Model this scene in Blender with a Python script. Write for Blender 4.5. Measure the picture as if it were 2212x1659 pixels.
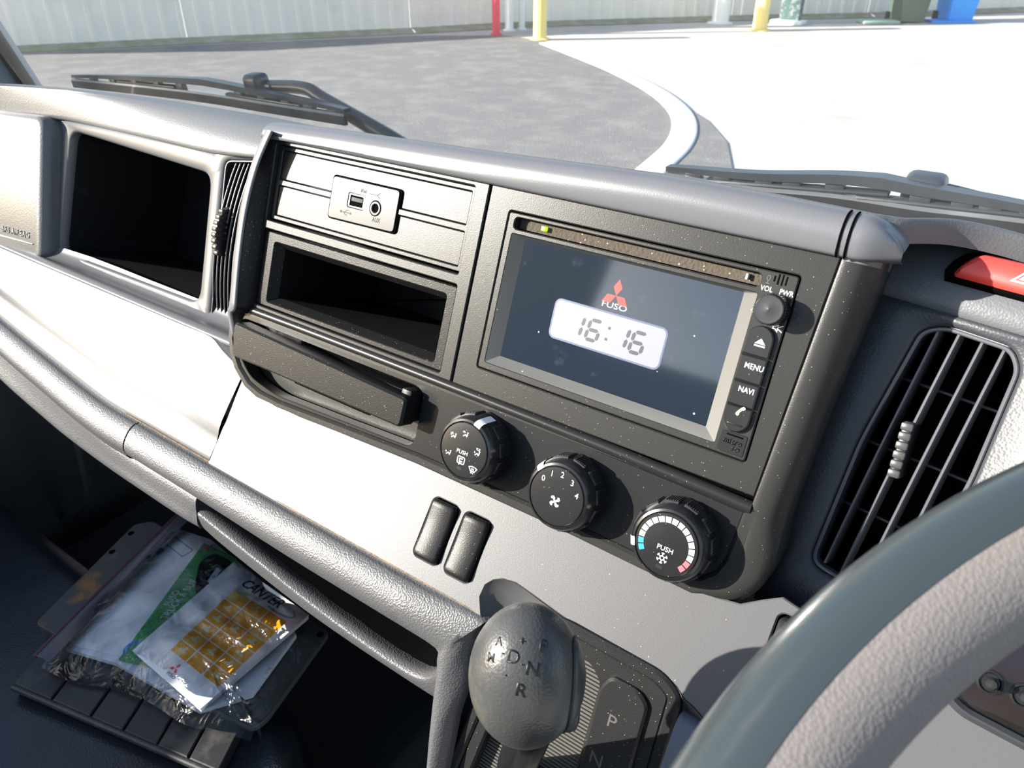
import bpy, bmesh, math, random
import numpy as np
from mathutils import Vector, Matrix
random.seed(7)
for o in list(bpy.data.objects): bpy.data.objects.remove(o)
scn = bpy.context.scene
COL = scn.collection
V3 = lambda a: np.array(a, float)

# ------------------------------------------------------------------ camera
PW, PH, FPX = 2212, 1659, 1636.0
YAW, PIT, TILT = map(math.radians, (34.9, 31.3, 21.7))
CAM = V3((.172, -.3536, .198))
_fw = V3((-math.sin(YAW)*math.cos(PIT), math.cos(YAW)*math.cos(PIT), -math.sin(PIT)))
_rt = V3((math.cos(YAW), math.sin(YAW), 0)); _up = np.cross(_rt, _fw)
cd = bpy.data.cameras.new('camera'); cam = bpy.data.objects.new('camera', cd); COL.objects.link(cam)
cd.sensor_width = 36; cd.lens = 36*FPX/PW; cd.clip_start = .02; cd.clip_end = 200
cd.dof.use_dof = True; cd.dof.focus_distance = .46; cd.dof.aperture_fstop = 22
cam.matrix_world = Matrix(((_rt[0], _up[0], -_fw[0], CAM[0]), (_rt[1], _up[1], -_fw[1], CAM[1]), (_rt[2], _up[2], -_fw[2], CAM[2]), (0, 0, 0, 1)))
scn.camera = cam

# ------------------------------------------------------------------ light
SUN_DIR = V3((-.70, -.62, .36)); SUN_DIR /= np.linalg.norm(SUN_DIR)      # towards the sun
sl = bpy.data.lights.new('sun', 'SUN'); sl.energy = 6.0; sl.angle = math.radians(.55); sl.color = (1, .95, .86)
so = bpy.data.objects.new('sun', sl); COL.objects.link(so)
so.rotation_euler = Vector(SUN_DIR).to_track_quat('Z', 'Y').to_euler()
wd = bpy.data.worlds.new('sky'); scn.world = wd; wd.use_nodes = True
wn = wd.node_tree.nodes; bg = wn['Background']
sk = wn.new('ShaderNodeTexSky'); sk.sky_type = 'NISHITA'; sk.sun_disc = False
sk.sun_elevation = math.asin(SUN_DIR[2]); sk.sun_rotation = math.atan2(SUN_DIR[0], SUN_DIR[1])
sk.air_density = 1.0; sk.dust_density = 1.0
wd.node_tree.links.new(sk.outputs[0], bg.inputs[0]); bg.inputs[1].default_value = .12
scn.view_settings.view_transform = 'Standard'; scn.view_settings.look = 'None'
scn.view_settings.gamma = 1; scn.view_settings.use_curve_mapping = False
scn.view_settings.exposure = 1.35

# ------------------------------------------------------------------ geometry helpers (lengths in mm inside frames, metres outside)
def ray(px, py): return _fw + _rt*((px-PW/2)/FPX) - _up*((py-PH/2)/FPX)
def hit(q, p0, n):
    r = ray(*q); return CAM + r*(((V3(p0)-CAM) @ n)/(r @ n))
def at_x(q, x): return hit(q, (x, 0, 0), V3((1, 0, 0)))
def at_y(q, y): return hit(q, (0, y, 0), V3((0, 1, 0)))
def at_z(q, z): return hit(q, (0, 0, z), V3((0, 0, 1)))
class Fr:
    def __init__(s, o, x, y):
        s.o = V3(o); s.x = V3(x)/np.linalg.norm(x); s.y = V3(y); s.y = s.y - s.x*(s.y @ s.x); s.y /= np.linalg.norm(s.y); s.z = np.cross(s.x, s.y)
    def p(s, u, v, w=0): return s.o + (s.x*u + s.y*v + s.z*w)*.001
    def px(s, q, w=0):
        h = hit(q, s.o + s.z*w*.001, s.z) - s.o
        return (float(h @ s.x)*1000, float(h @ s.y)*1000)
    def at(s, u, v, w=0, rot=0):
        c, n = math.cos(math.radians(rot)), math.sin(math.radians(rot))
        return Fr(s.p(u, v, w), s.x*c + s.y*n, s.y*c - s.x*n)
def tilted(o, th, ph=0):
    t, f = math.radians(th), math.radians(ph)
    return Fr(o, (math.cos(f), math.sin(f), 0), (-math.sin(f)*math.sin(t), math.cos(f)*math.sin(t), math.cos(t)))
PF = tilted((0, 0, 0), math.degrees(TILT))                    # centre fascia: u right, v up the panel, w towards the cabin
SF = tilted((0, -.0488, -.1226), 39.5)                        # silver lower panel
VF = tilted(PF.p(160, -30, -40), 24, -10)                     # panel with the driver's side vent
GF = tilted((0, -.09, -.19), 20)                              # gear shift plate
WLD = Fr((0, 0, 0), (1, 0, 0), (0, 1, 0))

def finish(name, me, mat, parent=None, smooth=True, ang=38):
    if smooth:
        me.shade_smooth(); me.set_sharp_from_angle(angle=math.radians(ang))
    if mat: me.materials.append(mat)
    o = bpy.data.objects.new(name, me); COL.objects.link(o)
    if parent is not None: put(o, parent)
    return o
def worldloc(o):
    l = o.location.copy()
    return l
def put(o, parent):
    o.parent = parent
    root = parent
    while root.parent: root = root.parent
    o.matrix_parent_inverse = Matrix.Translation(-root.location) if parent is root else Matrix.Identity(4)
def bm2(name, bm, mat, parent=None, smooth=True, ang=38, recalc=True):
    if recalc: bmesh.ops.recalc_face_normals(bm, faces=bm.faces)
    me = bpy.data.meshes.new(name); bm.to_mesh(me); bm.free()
    return finish(name, me, mat, parent, smooth, ang)
def thing(name, label, cat, base, group=None):
    o = bpy.data.objects.new(name, None); COL.objects.link(o); o.location = Vector([float(a) for a in base]); o.empty_display_size = .02
    return tag(o, label, cat, group)
def tag(o, label, cat, group=None):
    o['label'] = label; o['category'] = cat
    if group: o['group'] = group
    return o
def struct(o): o['kind'] = 'structure'; return o
def area2(L): return sum(a[0]*b[1]-b[0]*a[1] for a, b in zip(L, L[1:]+L[:1]))
def inset(L, c):
    n = len(L); s = 1 if area2(L) > 0 else -1; out = []
    for i in range(n):
        a, b, d = V3(L[i-1][:2]), V3(L[i][:2]), V3(L[(i+1) % n][:2])
        e1 = b-a; e2 = d-b; e1 /= (np.linalg.norm(e1)+1e-9); e2 /= (np.linalg.norm(e2)+1e-9)
        n1 = V3((-e1[1], e1[0]))*s; n2 = V3((-e2[1], e2[0]))*s
        m = n1+n2; k = max(.35, 1+n1 @ n2); out.append(tuple(b + m*(c/k)))
    return out
def rr(x0, y0, x1, y1, r=0, n=5):
    if r <= 0: return [(x0, y0), (x1, y0), (x1, y1), (x0, y1)]
    L = []
    for cx, cy, a0 in ((x1-r, y0+r, -90), (x1-r, y1-r, 0), (x0+r, y1-r, 90), (x0+r, y0+r, 180)):
        for i in range(n+1):
            a = math.radians(a0 + 90*i/n); L.append((cx+r*math.cos(a), cy+r*math.sin(a)))
    return L
def circ(cx, cy, r, n=24, ry=None): return [(cx+r*math.cos(2*math.pi*i/n), cy+(ry or r)*math.sin(2*math.pi*i/n)) for i in range(n)]
def roundpoly(L, r, n=4):
    out = []
    for i in range(len(L)):
        a, b, d = V3(L[i-1]), V3(L[i]), V3(L[(i+1) % len(L)])
        k = min(r, np.linalg.norm(a-b)*.45, np.linalg.norm(d-b)*.45)
        p, q = b+(a-b)/np.linalg.norm(a-b)*k, b+(d-b)/np.linalg.norm(d-b)*k
        for j in range(n+1):
            t = j/n; out.append(tuple((1-t)**2*p + 2*t*(1-t)*b + t*t*q))
    return out
def plate_bm(bm, fr, outline, holes, w1, w0, c=0., back=False):
    loops = [(outline, inset(outline, c) if c else outline)] + [(h, inset(h, -c) if c else h) for h in holes]
    front = []
    for L, I in loops:
        fv = [bm.verts.new(fr.p(a, b, w1)) for a, b in I]; n = len(fv)
        front += [bm.edges.new((fv[i], fv[(i+1) % n])) for i in range(n)]
        rings = [fv]
        if c: rings.append([bm.verts.new(fr.p(a, b, w1-c)) for a, b in L])
        rings.append([bm.verts.new(fr.p(a, b, w0)) for a, b in L])
        for A, B in zip(rings, rings[1:]):
            for i in range(n): bm.faces.new((A[i], A[(i+1) % n], B[(i+1) % n], B[i]))
        if back and L is outline: bm.faces.new(rings[-1])
    bmesh.ops.triangle_fill(bm, use_beauty=True, edges=front, normal=Vector(fr.z))
def plate(name, fr, outline, holes, w1, w0, c, mat, parent=None, back=False, ang=25):
    bm = bmesh.new(); plate_bm(bm, fr, outline, holes, w1, w0, c, back); return bm2(name, bm, mat, parent, ang=ang)
def decal(name, fr, polys, w, th, mat, parent=None):
    bm = bmesh.new()
    for L in polys:
        if isinstance(L, tuple): plate_bm(bm, fr, L[0], L[1], w+th, w, 0)
        else: plate_bm(bm, fr, L, [], w+th, w, 0)
    return bm2(name, bm, mat, parent)
def box_bm(bm, fr, a, b, r=0, seg=2):
    lo = [min(x, y) for x, y in zip(a, b)]; hi = [max(x, y) for x, y in zip(a, b)]
    t = bmesh.new(); bmesh.ops.create_cube(t, size=1)
    for v in t.verts: v.co = Vector([l+(h-l)*(c+.5) for l, h, c in zip(lo, hi, v.co)])
    if r > 0: bmesh.ops.bevel(t, geom=list(t.edges), offset=r, segments=seg, affect='EDGES', profile=.5)
    for v in t.verts: v.co = Vector(fr.p(*v.co))
    me = bpy.data.meshes.new('t'); t.to_mesh(me); t.free(); bm.from_mesh(me); bpy.data.meshes.remove(me)
def rbox(name, fr, a, b, r, mat, parent=None, seg=2, ang=30):
    bm = bmesh.new(); box_bm(bm, fr, a, b, r, seg); return bm2(name, bm, mat, parent, ang=ang)
def lathe_bm(bm, fr, cx, cy, prof, n=40, cap=True):
    rings = []
    for r, w in prof: rings.append([bm.verts.new(fr.p(cx+r*math.cos(2*math.pi*i/n), cy+r*math.sin(2*math.pi*i/n), w)) for i in range(n)])
    for A, B in zip(rings, rings[1:]):
        for i in range(n): bm.faces.new((A[i], A[(i+1) % n], B[(i+1) % n], B[i]))
    if cap: bm.faces.new(rings[0]); bm.faces.new(rings[-1])
def lathe(name, fr, cx, cy, prof, mat, parent=None, n=40, ang=30):
    bm = bmesh.new(); lathe_bm(bm, fr, cx, cy, prof, n); return bm2(name, bm, mat, parent, ang=ang)
def crom(P, t):
    n = len(P)-1; i = min(int(t), n-1); f = t-i
    p0, p1, p2, p3 = P[max(i-1, 0)], P[i], P[i+1], P[min(i+2, n)]
    if i == 0: p0 = 2*p1-p2
    if i+2 > n: p3 = 2*p2-p1
    return .5*((2*p1)+(-p0+p2)*f+(2*p0-5*p1+4*p2-p3)*f*f+(-p0+3*p1-3*p2+p3)*f**3)
def resample(P, k):
    P = [V3(p) for p in P]
    if k <= 1 or len(P) < 3: return P
    m = (len(P)-1)*k; return [crom(P, j/k) for j in range(m+1)]
def loft(name, rows, mat, parent=None, su=3, sv=1, thick=0., ang=50, closed=False):
    rows = [resample(r, su) for r in rows]
    if sv > 1: rows = [list(r) for r in zip(*[resample(c, sv) for c in zip(*rows)])]
    bm = bmesh.new(); G = [[bm.verts.new(p) for p in r] for r in rows]; m = len(rows[0])
    for A, B in zip(G, G[1:]):
        for i in range(m if closed else m-1): bm.faces.new((A[i], A[(i+1) % m], B[(i+1) % m], B[i]))
    o = bm2(name, bm, mat, parent, ang=ang)
    if thick:
        s = o.modifiers.new('solid', 'SOLIDIFY'); s.thickness = thick; s.offset = -1
    return o
def tube_bm(bm, pts, r, n=10, su=1, cap=True, flat=None):
    P = resample(pts, su); m = len(P); rad = r if hasattr(r, '__len__') else [r]*m
    if len(rad) != m: rad = np.interp(np.linspace(0, 1, m), np.linspace(0, 1, len(rad)), rad)
    rings = []; ref = V3((.3, .2, 1.)); 
    for i in range(m):
        d = P[min(i+1, m-1)]-P[max(i-1, 0)]; d = d/(np.linalg.norm(d)+1e-12)
        a = np.cross(d, ref); a /= np.linalg.norm(a); b = np.cross(d, a)
        rings.append([bm.verts.new(P[i]+rad[i]*(a*math.cos(2*math.pi*j/n)*(flat or 1)+b*math.sin(2*math.pi*j/n))) for j in range(n)])
    for A, B in zip(rings, rings[1:]):
        for j in range(n): bm.faces.new((A[j], A[(j+1) % n], B[(j+1) % n], B[j]))
    if cap: bm.faces.new(rings[0]); bm.faces.new(rings[-1])
def tube(name, pts, r, mat, parent=None, n=10, su=1, ang=50, flat=None):
    bm = bmesh.new(); tube_bm(bm, pts, r, n, su, True, flat); return bm2(name, bm, mat, parent, ang=ang)
def text_mesh(s, size=1., shear=0., sx=1., bold=0., sp=1.):
    cu = bpy.data.curves.new('t', 'FONT'); cu.body = s; cu.size = size; cu.align_x = 'CENTER'; cu.align_y = 'CENTER'; cu.shear = shear; cu.offset = bold*size; cu.space_character = sp
    cu.resolution_u = 3; cu.extrude = 0
    o = bpy.data.objects.new('t', cu); COL.objects.link(o); dg = bpy.context.evaluated_depsgraph_get()
    me = bpy.data.meshes.new_from_object(o.evaluated_get(dg)); bpy.data.objects.remove(o); bpy.data.curves.remove(cu)
    for v in me.vertices: v.co.x *= sx
    return me
def lettering(fr, s, u, v, size, w, mat, parent, name='lettering', rot=0, shear=0., sx=1., bold=.012, sp=1., th=.12, wrap=None):
    me = text_mesh(s, size, shear, sx, bold, sp); bm = bmesh.new(); bm.from_mesh(me); bpy.data.meshes.remove(me)
    f = fr.at(u, v, w, rot)
    if th:
        r = bmesh.ops.extrude_face_region(bm, geom=list(bm.faces))
        for e in r['geom']:
            if isinstance(e, bmesh.types.BMVert): e.co.z += th
    for q in bm.verts:
        c = q.co.copy(); q.co = Vector(wrap(c) if wrap else f.p(c.x, c.y, c.z))
    return bm2(name, bm, mat, parent, smooth=False)

# ------------------------------------------------------------------ materials
def mat(name, col, rough=.5, metal=0., spec=.5, grain=None, leather=None, speck=None, mottle=None, coat=0., emit=None, estr=1., alpha=None, sheen=0.):
    m = bpy.data.materials.new(name); m.use_nodes = True; t = m.node_tree; N = t.nodes; L = t.links; b = N['Principled BSDF']
    b.inputs['Base Color'].default_value = (*col, 1); b.inputs['Roughness'].default_value = rough; b.inputs['Metallic'].default_value = metal
    b.inputs['Specular IOR Level'].default_value = spec; b.inputs['Coat Weight'].default_value = coat; b.inputs['Coat Roughness'].default_value = .08
    b.inputs['Sheen Weight'].default_value = sheen
    if emit: b.inputs['Emission Color'].default_value = (*emit, 1); b.inputs['Emission Strength'].default_value = estr
    tc = N.new('ShaderNodeTexCoord').outputs['Object']; nrm = None
    def bump(h, strength, dist):
        nonlocal nrm
        k = N.new('ShaderNodeBump'); k.inputs['Strength'].default_value = strength; k.inputs['Distance'].default_value = dist
        L.new(h, k.inputs['Height'])
        if nrm: L.new(nrm, k.inputs['Normal'])
        nrm = k.outputs[0]
    if grain:
        n = N.new('ShaderNodeTexNoise'); n.inputs['Scale'].default_value = grain[0]; n.inputs['Detail'].default_value = 2; L.new(tc, n.inputs['Vector']); bump(n.outputs[0], grain[1], grain[2])
    if leather:
        n = N.new('ShaderNodeTexVoronoi'); n.feature = 'SMOOTH_F1'; n.inputs['Scale'].default_value = leather[0]; n.inputs['Smoothness'].default_value = .35; L.new(tc, n.inputs['Vector']); bump(n.outputs['Distance'], leather[1], leather[2])
    colout = None
    def mix(fac, a, bcol):
        x = N.new('ShaderNodeMix'); x.data_type = 'RGBA'; L.new(fac, x.inputs[0])
        if a is None: x.inputs[6].default_value = (*col, 1)
        else: L.new(a, x.inputs[6])
        x.inputs[7].default_value = (*bcol, 1); return x.outputs[2]
    if mottle:                                             # wear and dirt with a shape of its own: (scale, colour, low, high)
        n = N.new('ShaderNodeTexNoise'); n.inputs['Scale'].default_value = mottle[0]; n.inputs['Detail'].default_value = 6; n.inputs['Roughness'].default_value = .65; L.new(tc, n.inputs['Vector'])
        r = N.new('ShaderNodeMapRange'); r.inputs[1].default_value = mottle[2]; r.inputs[2].default_value = mottle[3]; L.new(n.outputs[0], r.inputs[0]); colout = mix(r.outputs[0], colout, mottle[1])
    if speck:                                              # dust specks: (scale, colour, share)
        v = N.new('ShaderNodeTexVoronoi'); v.inputs['Scale'].default_value = speck[0]; L.new(tc, v.inputs['Vector'])
        a = N.new('ShaderNodeMath'); a.operation = 'LESS_THAN'; L.new(v.outputs['Distance'], a.inputs[0]); a.inputs[1].default_value = .17
        s = N.new('ShaderNodeSeparateColor'); L.new(v.outputs['Color'], s.inputs[0])
        c = N.new('ShaderNodeMath'); c.operation = 'LESS_THAN'; L.new(s.outputs[0], c.inputs[0]); c.inputs[1].default_value = speck[2]
        d = N.new('ShaderNodeMath'); d.operation = 'MULTIPLY'; L.new(a.outputs[0], d.inputs[0]); L.new(c.outputs[0], d.inputs[1]); colout = mix(d.outputs[0], colout, speck[1])
    if colout: L.new(colout, b.inputs['Base Color'])
    if nrm: L.new(nrm, b.inputs['Normal'])
    if alpha is not None: b.inputs['Alpha'].default_value = alpha
    return m
DUST = (.45, .36, .24)
M = {}
M['fascia'] = mat('fascia_plastic', (.0205, .0205, .0195), .33, spec=.27, grain=(2000, .35, .00018), speck=(1000, DUST, .05))
M['fascia_smooth'] = mat('fascia_smooth', (.014, .014, .0145), .30, spec=.22, grain=(1800, .12, .0001), speck=(800, DUST, .05))
M['black'] = mat('black_plastic', (.009, .009, .0095), .36, spec=.16, grain=(1500, .5, .0002), speck=(900, DUST, .08))
M['piano'] = mat('gloss_black', (.012, .012, .013), .22, spec=.5)
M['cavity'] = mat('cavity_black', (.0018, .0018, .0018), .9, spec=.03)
M['silver'] = mat('silver_plastic', (.082, .082, .085), .40, spec=.3, metal=.0, grain=(2100, .35, .00022), speck=(500, DUST, .015))
M['pad'] = mat('dash_pad', (.095, .099, .106), .42, leather=(800, .22, .0005), grain=(1800, .2, .0002))
M['padsmooth'] = mat('dash_roll', (.105, .109, .120), .34, grain=(1300, .3, .0002))
M['paddark'] = mat('dash_pad_dark', (.040, .044, .051), .45, leather=(750, .3, .0005))
M['leather'] = mat('grey_vinyl', (.068, .068, .071), .44, leather=(800, .5, .0006), mottle=(60, (.052, .051, .050), .58, .75))
M['frame'] = mat('satin_frame', (.085, .087, .092), .32, grain=(1500, .12, .0002))
M['white'] = mat('white_print', (.85, .86, .88), .5)
M['greyprint'] = mat('grey_print', (.10, .10, .10), .9, spec=.05)
M['red'] = mat('red_switch', (.62, .05, .04), .42)
M['chrome'] = mat('bright_metal', (.75, .72, .66), .2, metal=1)
M['gold'] = mat('contact_metal', (.75, .5, .2), .25, metal=1)
# ------------------------------------------------------------------ outside: yard seen through the windscreen
ZG = -1.75
M['asphalt'] = mat('asphalt', (.16, .155, .155), .85, grain=(60, .6, .01), mottle=(2.2, (.23, .22, .205), .45, .7), speck=(14, (.34, .31, .26), .35))
M['concrete'] = mat('pale_concrete', (.52, .48, .44), .8, mottle=(.7, (.36, .33, .31), .55, .75), grain=(30, .3, .01))
M['kerbwhite'] = mat('white_kerb_paint', (.80, .79, .75), .7, mottle=(6, (.5, .48, .43), .6, .72))
M['sheet'] = mat('grey_wall_sheet', (.92, .84, .74), .5, mottle=(1.1, (.76, .69, .60), .5, .8))
M['moss'] = mat('mossy_edge', (.26, .25, .13), .9, mottle=(3, (.36, .33, .26), .4, .6))
gx = bmesh.new()
for a in ((-60, -20), (60, -20), (60, 70), (-60, 70)): gx.verts.new((a[0], a[1], ZG))
gx.faces.new(gx.verts); ground = struct(bm2('ground', gx, M['concrete'])); ground['label'] = 'pale sunlit concrete yard beyond the windscreen'
E2 = [(1185, 92), (1245, 112), (1330, 150), (1400, 180), (1455, 215), (1530, 262), (1572, 310), (1583, 370), (1560, 450), (1480, 540)]
edge = [at_z(q, ZG) for q in E2]
left = [at_z(q, ZG) for q in [(1100, 78), (900, 78), (407, 99), (0, 120)]]
ol = [tuple(p[:2]*1000) for p in edge] + [(-500, 700), (-9000, 500), (-22000, 1500)] + [tuple(p[:2]*1000) for p in left[::-1]]
asp = struct(plate('floor_asphalt', WLD, ol, [], ZG*1000+12, ZG*1000-50, 5, M['asphalt'])); asp['label'] = 'dark asphalt patch ending in a curved edge'
C2 = [(1180, 95), (1250, 122), (1320, 150), (1390, 184), (1440, 216), (1472, 250), (1478, 285), (1462, 320), (1425, 356), (1380, 395), (1320, 440)]
kp = resample([at_z(q, ZG) for q in C2], 4); rows = []
for i, p in enumerate(kp):
    d = kp[min(i+1, len(kp)-1)]-kp[max(i-1, 0)]; n = V3((-d[1], d[0], 0)); n /= np.linalg.norm(n); hw = .14
    rows.append([p+n*hw+V3((0, 0, -.05)), p+n*hw+V3((0, 0, .022)), p+n*(hw-.015)+V3((0, 0, .03)), p-n*(hw-.015)+V3((0, 0, .03)), p-n*hw+V3((0, 0, .022)), p-n*hw+V3((0, 0, -.05))])
tag(loft('kerb_strip', rows, M['kerbwhite'], su=1), 'curved white kerb strip bordering the dark asphalt', 'kerb')
WB = [at_z(q, ZG) for q in [(-260, 125), (407, 91.5), (888, 70), (1106, 57), (1580, 42), (1873, 36), (2212, 23), (2600, 6)]]
wroot = bpy.data.objects.new('wall_yard', None); COL.objects.link(wroot); wroot.location = Vector(WB[2]); struct(wroot); wroot['label'] = 'long pale grey ribbed sheet wall across the yard'
for k in range(len(WB)-1):
    a, b = WB[k].copy(), WB[k+1].copy(); L = np.linalg.norm(b-a); d = (b-a)/L; n = V3((d[1], -d[0], 0)); m = max(3, int(L/.30)); bmw = bmesh.new(); pr = []
    for j in range(m):
        s = L*j/m; st = L/m
        for f, h in ((.0, 0), (.62, 0), (.72, .03), (.9, .03)): pr.append(a+d*(s+st*f)+n*h)
    pr.append(a+d*(L-.012)); top = V3((0, 0, 2.4))
    vb = [bmw.verts.new(p+V3((0, 0, .06))) for p in pr]; vt = [bmw.verts.new(p+top) for p in pr]
    for j in range(len(pr)-1): bmw.faces.new((vb[j], vb[j+1], vt[j+1], vt[j]))
    o = bm2('wall_panel', bmw, M['sheet'], wroot, ang=10)
    bmw = bmesh.new(); q0 = a+n*.10; q1 = b+n*.10
    vv = [bmw.verts.new(p) for p in (a+V3((0, 0, .09)), b+V3((0, 0, .09)), b+n*.05+V3((0, 0, .09)), a+n*.05+V3((0, 0, .09)), a+n*.35+V3((0, 0, .013)), b+n*.35+V3((0, 0, .013)))]
    bmw.faces.new((vv[0], vv[1], vv[2], vv[3])); bmw.faces.new((vv[3], vv[2], vv[5], vv[4])); bm2('mossy_footing', bmw, M['moss'], wroot)
M['yellow'] = mat('yellow_paint', (.85, .68, .22), .5, mottle=(3, (.7, .55, .25), .5, .7)); M['redpaint'] = mat('red_paint', (.75, .05, .09), .5); M['whitepaint'] = mat('white_paint', (.85, .85, .83), .5)
M['greenbin'] = mat('dark_green_plastic', (.055, .085, .06), .5); M['bluebin'] = mat('blue_plastic', (.0, .30, .85), .4); M['darkpost'] = mat('weathered_green_post', (.05, .10, .10), .7, mottle=(8, (.22, .25, .24), .5, .6)); M['greybox'] = mat('dark_grey_paint', (.16, .16, .16), .6); M['greensack'] = mat('pale_green_sheet', (.35, .48, .38), .6)
def bollard(q, r, h, m, name, label, cat, grp=None, cap=True):
    p = at_z(q, ZG); f = Fr(p, (1, 0, 0), (0, 1, 0)); t = thing(name, label, cat, p, grp)
    lathe('post', f, 0, 0, [(r*1000, 0), (r*1000, h*1000-40), (r*800, h*1000-10), (r*300, h*1000)], m, t, n=16)
    lathe('base_collar', f, 0, 0, [(r*1500, 0), (r*1500, 25), (r*1050, 40)], m, t, n=16); return t
bollard((1166, 86), .13, 1.15, M['yellow'], 'bollard', 'yellow bollard at the start of the white kerb strip', 'bollard')
bollard((1640, 66), .15, 1.2, M['yellow'], 'bollard', 'yellow bollard right of centre, beside the dark green post', 'bollard')
bollard((1072, 76), .08, 2.6, M['redpaint'], 'standpipe', 'thin red pole against the pale wall', 'pole')
bollard((1100, 66), .09, 4.2, M['whitepaint'], 'downpipe', 'white downpipe next to the red pole', 'pipe')
bollard((1127, 64), .07, 4.2, M['whitepaint'], 'downpipe', 'white downpipe beside the grey recess, nearest the yellow bollard', 'pipe')
bollard((1555, 50), .19, 1.4, M['whitepaint'], 'bollard', 'white bollard standing close to the wall', 'bollard')
p = at_z((1705, 52), ZG); f = Fr(p, (1, 0, 0), (0, 1, 0)); t = thing('gate_post', 'weathered dark green square post on a pale foot', 'post', p)
rbox('post', f, (-220, -120, 0), (220, 120, 2300), 15, M['darkpost'], t); rbox('foot', f, (-380, -240, 0), (320, 240, 90), 20, M['whitepaint'], t)
def bin_(q, w, m, name, label, lean=False):
    p = at_z(q, ZG); f = Fr(p, (_rt[0], _rt[1], 0), (_fw[0], _fw[1], 0)); t = thing(name, label, 'bin', p); bm = bmesh.new()
    lo = [(-w*.40, -w*.42), (w*.40, -w*.42), (w*.40, w*.42), (-w*.40, w*.42)]; hi = [(a*1.22, b*1.22) for a, b in lo]
    A = [bm.verts.new(f.p(a, b, 30)) for a, b in lo]; B = [bm.verts.new(f.p(a, b, 960)) for a, b in hi]
    for i in range(4): bm.faces.new((A[i], A[(i+1) % 4], B[(i+1) % 4], B[i]))
    bm.faces.new(A); bmesh.ops.bevel(bm, geom=[e for e in bm.edges if not e.is_boundary], offset=.02, segments=2, affect='EDGES'); bm2('body', bm, m, t)
    rbox('lid', f, (-w*.54, -w*.56, 950), (w*.54, w*.54, 1030), 20, m, t); rbox('rim', f, (-w*.53, -w*.55, 880), (w*.53, w*.53, 930), 10, m, t)
    for s in (-1, 1): rbox('wheel', f, (s*w*.42-25, w*.25, 0), (s*w*.42+25, w*.55, 200), 20, M['cavity'], t)
    if lean: rbox('base_skirt', f, (-w*.95, -w*.6, 0), (w*.42, w*.1, 55), 10, m, t)
    return t
bin_((1955, 48), 720, M['greenbin'], 'wheelie_bin', 'dark green wheelie bin standing left of the blue one')
bin_((2058, 46), 720, M['bluebin'], 'wheelie_bin', 'bright blue wheelie bin with a skirt on the ground', True)
p = at_z((1895, 50), ZG); f = Fr(p, (_rt[0], _rt[1], 0), (_fw[0], _fw[1], 0)); tag(rbox('folded_sheet', f, (-420, -260, 0), (420, 260, 70), 30, M['greensack']), 'pale green folded sheet on the ground by the bins', 'sheet')

# ------------------------------------------------------------------ cab shell
M['lining'] = mat('grey_lining', (.62, .62, .60), .8); M['doorcard'] = mat('dark_door_card', (.06, .062, .066), .6); M['carpet'] = mat('black_carpet', (.012, .012, .013), .95, grain=(300, .6, .002))
def slab(name, a, b, m, label): o = struct(rbox(name, WLD, [x*1000 for x in a], [x*1000 for x in b], 8, m)); o['label'] = label; return o
slab('floor', (-1.2, -1.5, -1.02), (.72, .30, -.98), M['carpet'], 'black carpet of the cab floor')
slab('wall_front', (-1.16, .262, -.97), (.70, .29, -.10), M['carpet'], 'dark bulkhead behind the dashboard')
plate('wall_back', Fr((0, -1.5, 0), (1, 0, 0), (0, 0, 1)), [(-1160, -970), (680, -970), (680, 970), (-1160, 970)], [rr(-770, 310, 450, 860, 60)], 0, 25, 2, M['lining']); struct(bpy.data.objects['wall_back'])
o = slab('door_1', (-1.2, -1.5, -.97), (-1.165, .24, -.105), M['doorcard'], 'passenger door below its open window')
# windscreen and left pillar
M['glass'] = bpy.data.materials.new('windscreen_glass'); M['glass'].use_nodes = True
t_ = M['glass'].node_tree; t_.nodes.clear(); no = t_.nodes.new
out = no('ShaderNodeOutputMaterial'); tr = no('ShaderNodeBsdfTransparent'); tr.inputs[0].default_value = (.97, .985, .98, 1); gl = no('ShaderNodeBsdfGlossy'); gl.inputs['Roughness'].default_value = .02
fr_ = no('ShaderNodeFresnel'); fr_.inputs[0].default_value = 1.12; mx = no('ShaderNodeMixShader'); df = no('ShaderNodeBsdfTranslucent'); df.inputs[0].default_value = (.9, .9, .88, 1); df2 = no('ShaderNodeBsdfDiffuse'); df2.inputs[0].default_value = (.9, .9, .88, 1)
ad = no('ShaderNodeMixShader'); ad.inputs[0].default_value = .5; m2 = no('ShaderNodeMixShader'); nz = no('ShaderNodeTexNoise'); nz.inputs['Scale'].default_value = 9; nz.inputs['Detail'].default_value = 8; nz.inputs['Roughness'].default_value = .7
tcg = no('ShaderNodeTexCoord'); mr = no('ShaderNodeMapRange'); mr.inputs[1].default_value = .35; mr.inputs[2].default_value = .75; mr.inputs[3].default_value = .02; mr.inputs[4].default_value = .07
K = t_.links.new; K(tcg.outputs['Object'], nz.inputs['Vector']); K(nz.outputs[0], mr.inputs[0]); K(fr_.outputs[0], mx.inputs[0]); K(tr.outputs[0], mx.inputs[1]); K(gl.outputs[0], mx.inputs[2])
K(df.outputs[0], ad.inputs[1]); K(df2.outputs[0], ad.inputs[2]); K(mr.outputs[0], m2.inputs[0]); K(mx.outputs[0], m2.inputs[1]); K(ad.outputs[0], m2.inputs[2]); K(m2.outputs[0], out.inputs[0])
rows = []
for i in range(13):
    x = -1.04+1.62*i/12; s = ((x+.23)/.81)**2
    rows.append([V3((x, .255-.05*s-.42*k*.9, -.06+k*.98)) for k in np.linspace(0, 1, 5)])
ws = struct(loft('window_1', rows, M['glass'], su=1)); ws.data.flip_normals() if ws.data.polygons[0].normal.y > 0 else None; ws['label'] = 'dusty windscreen in front of the dashboard'
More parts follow.
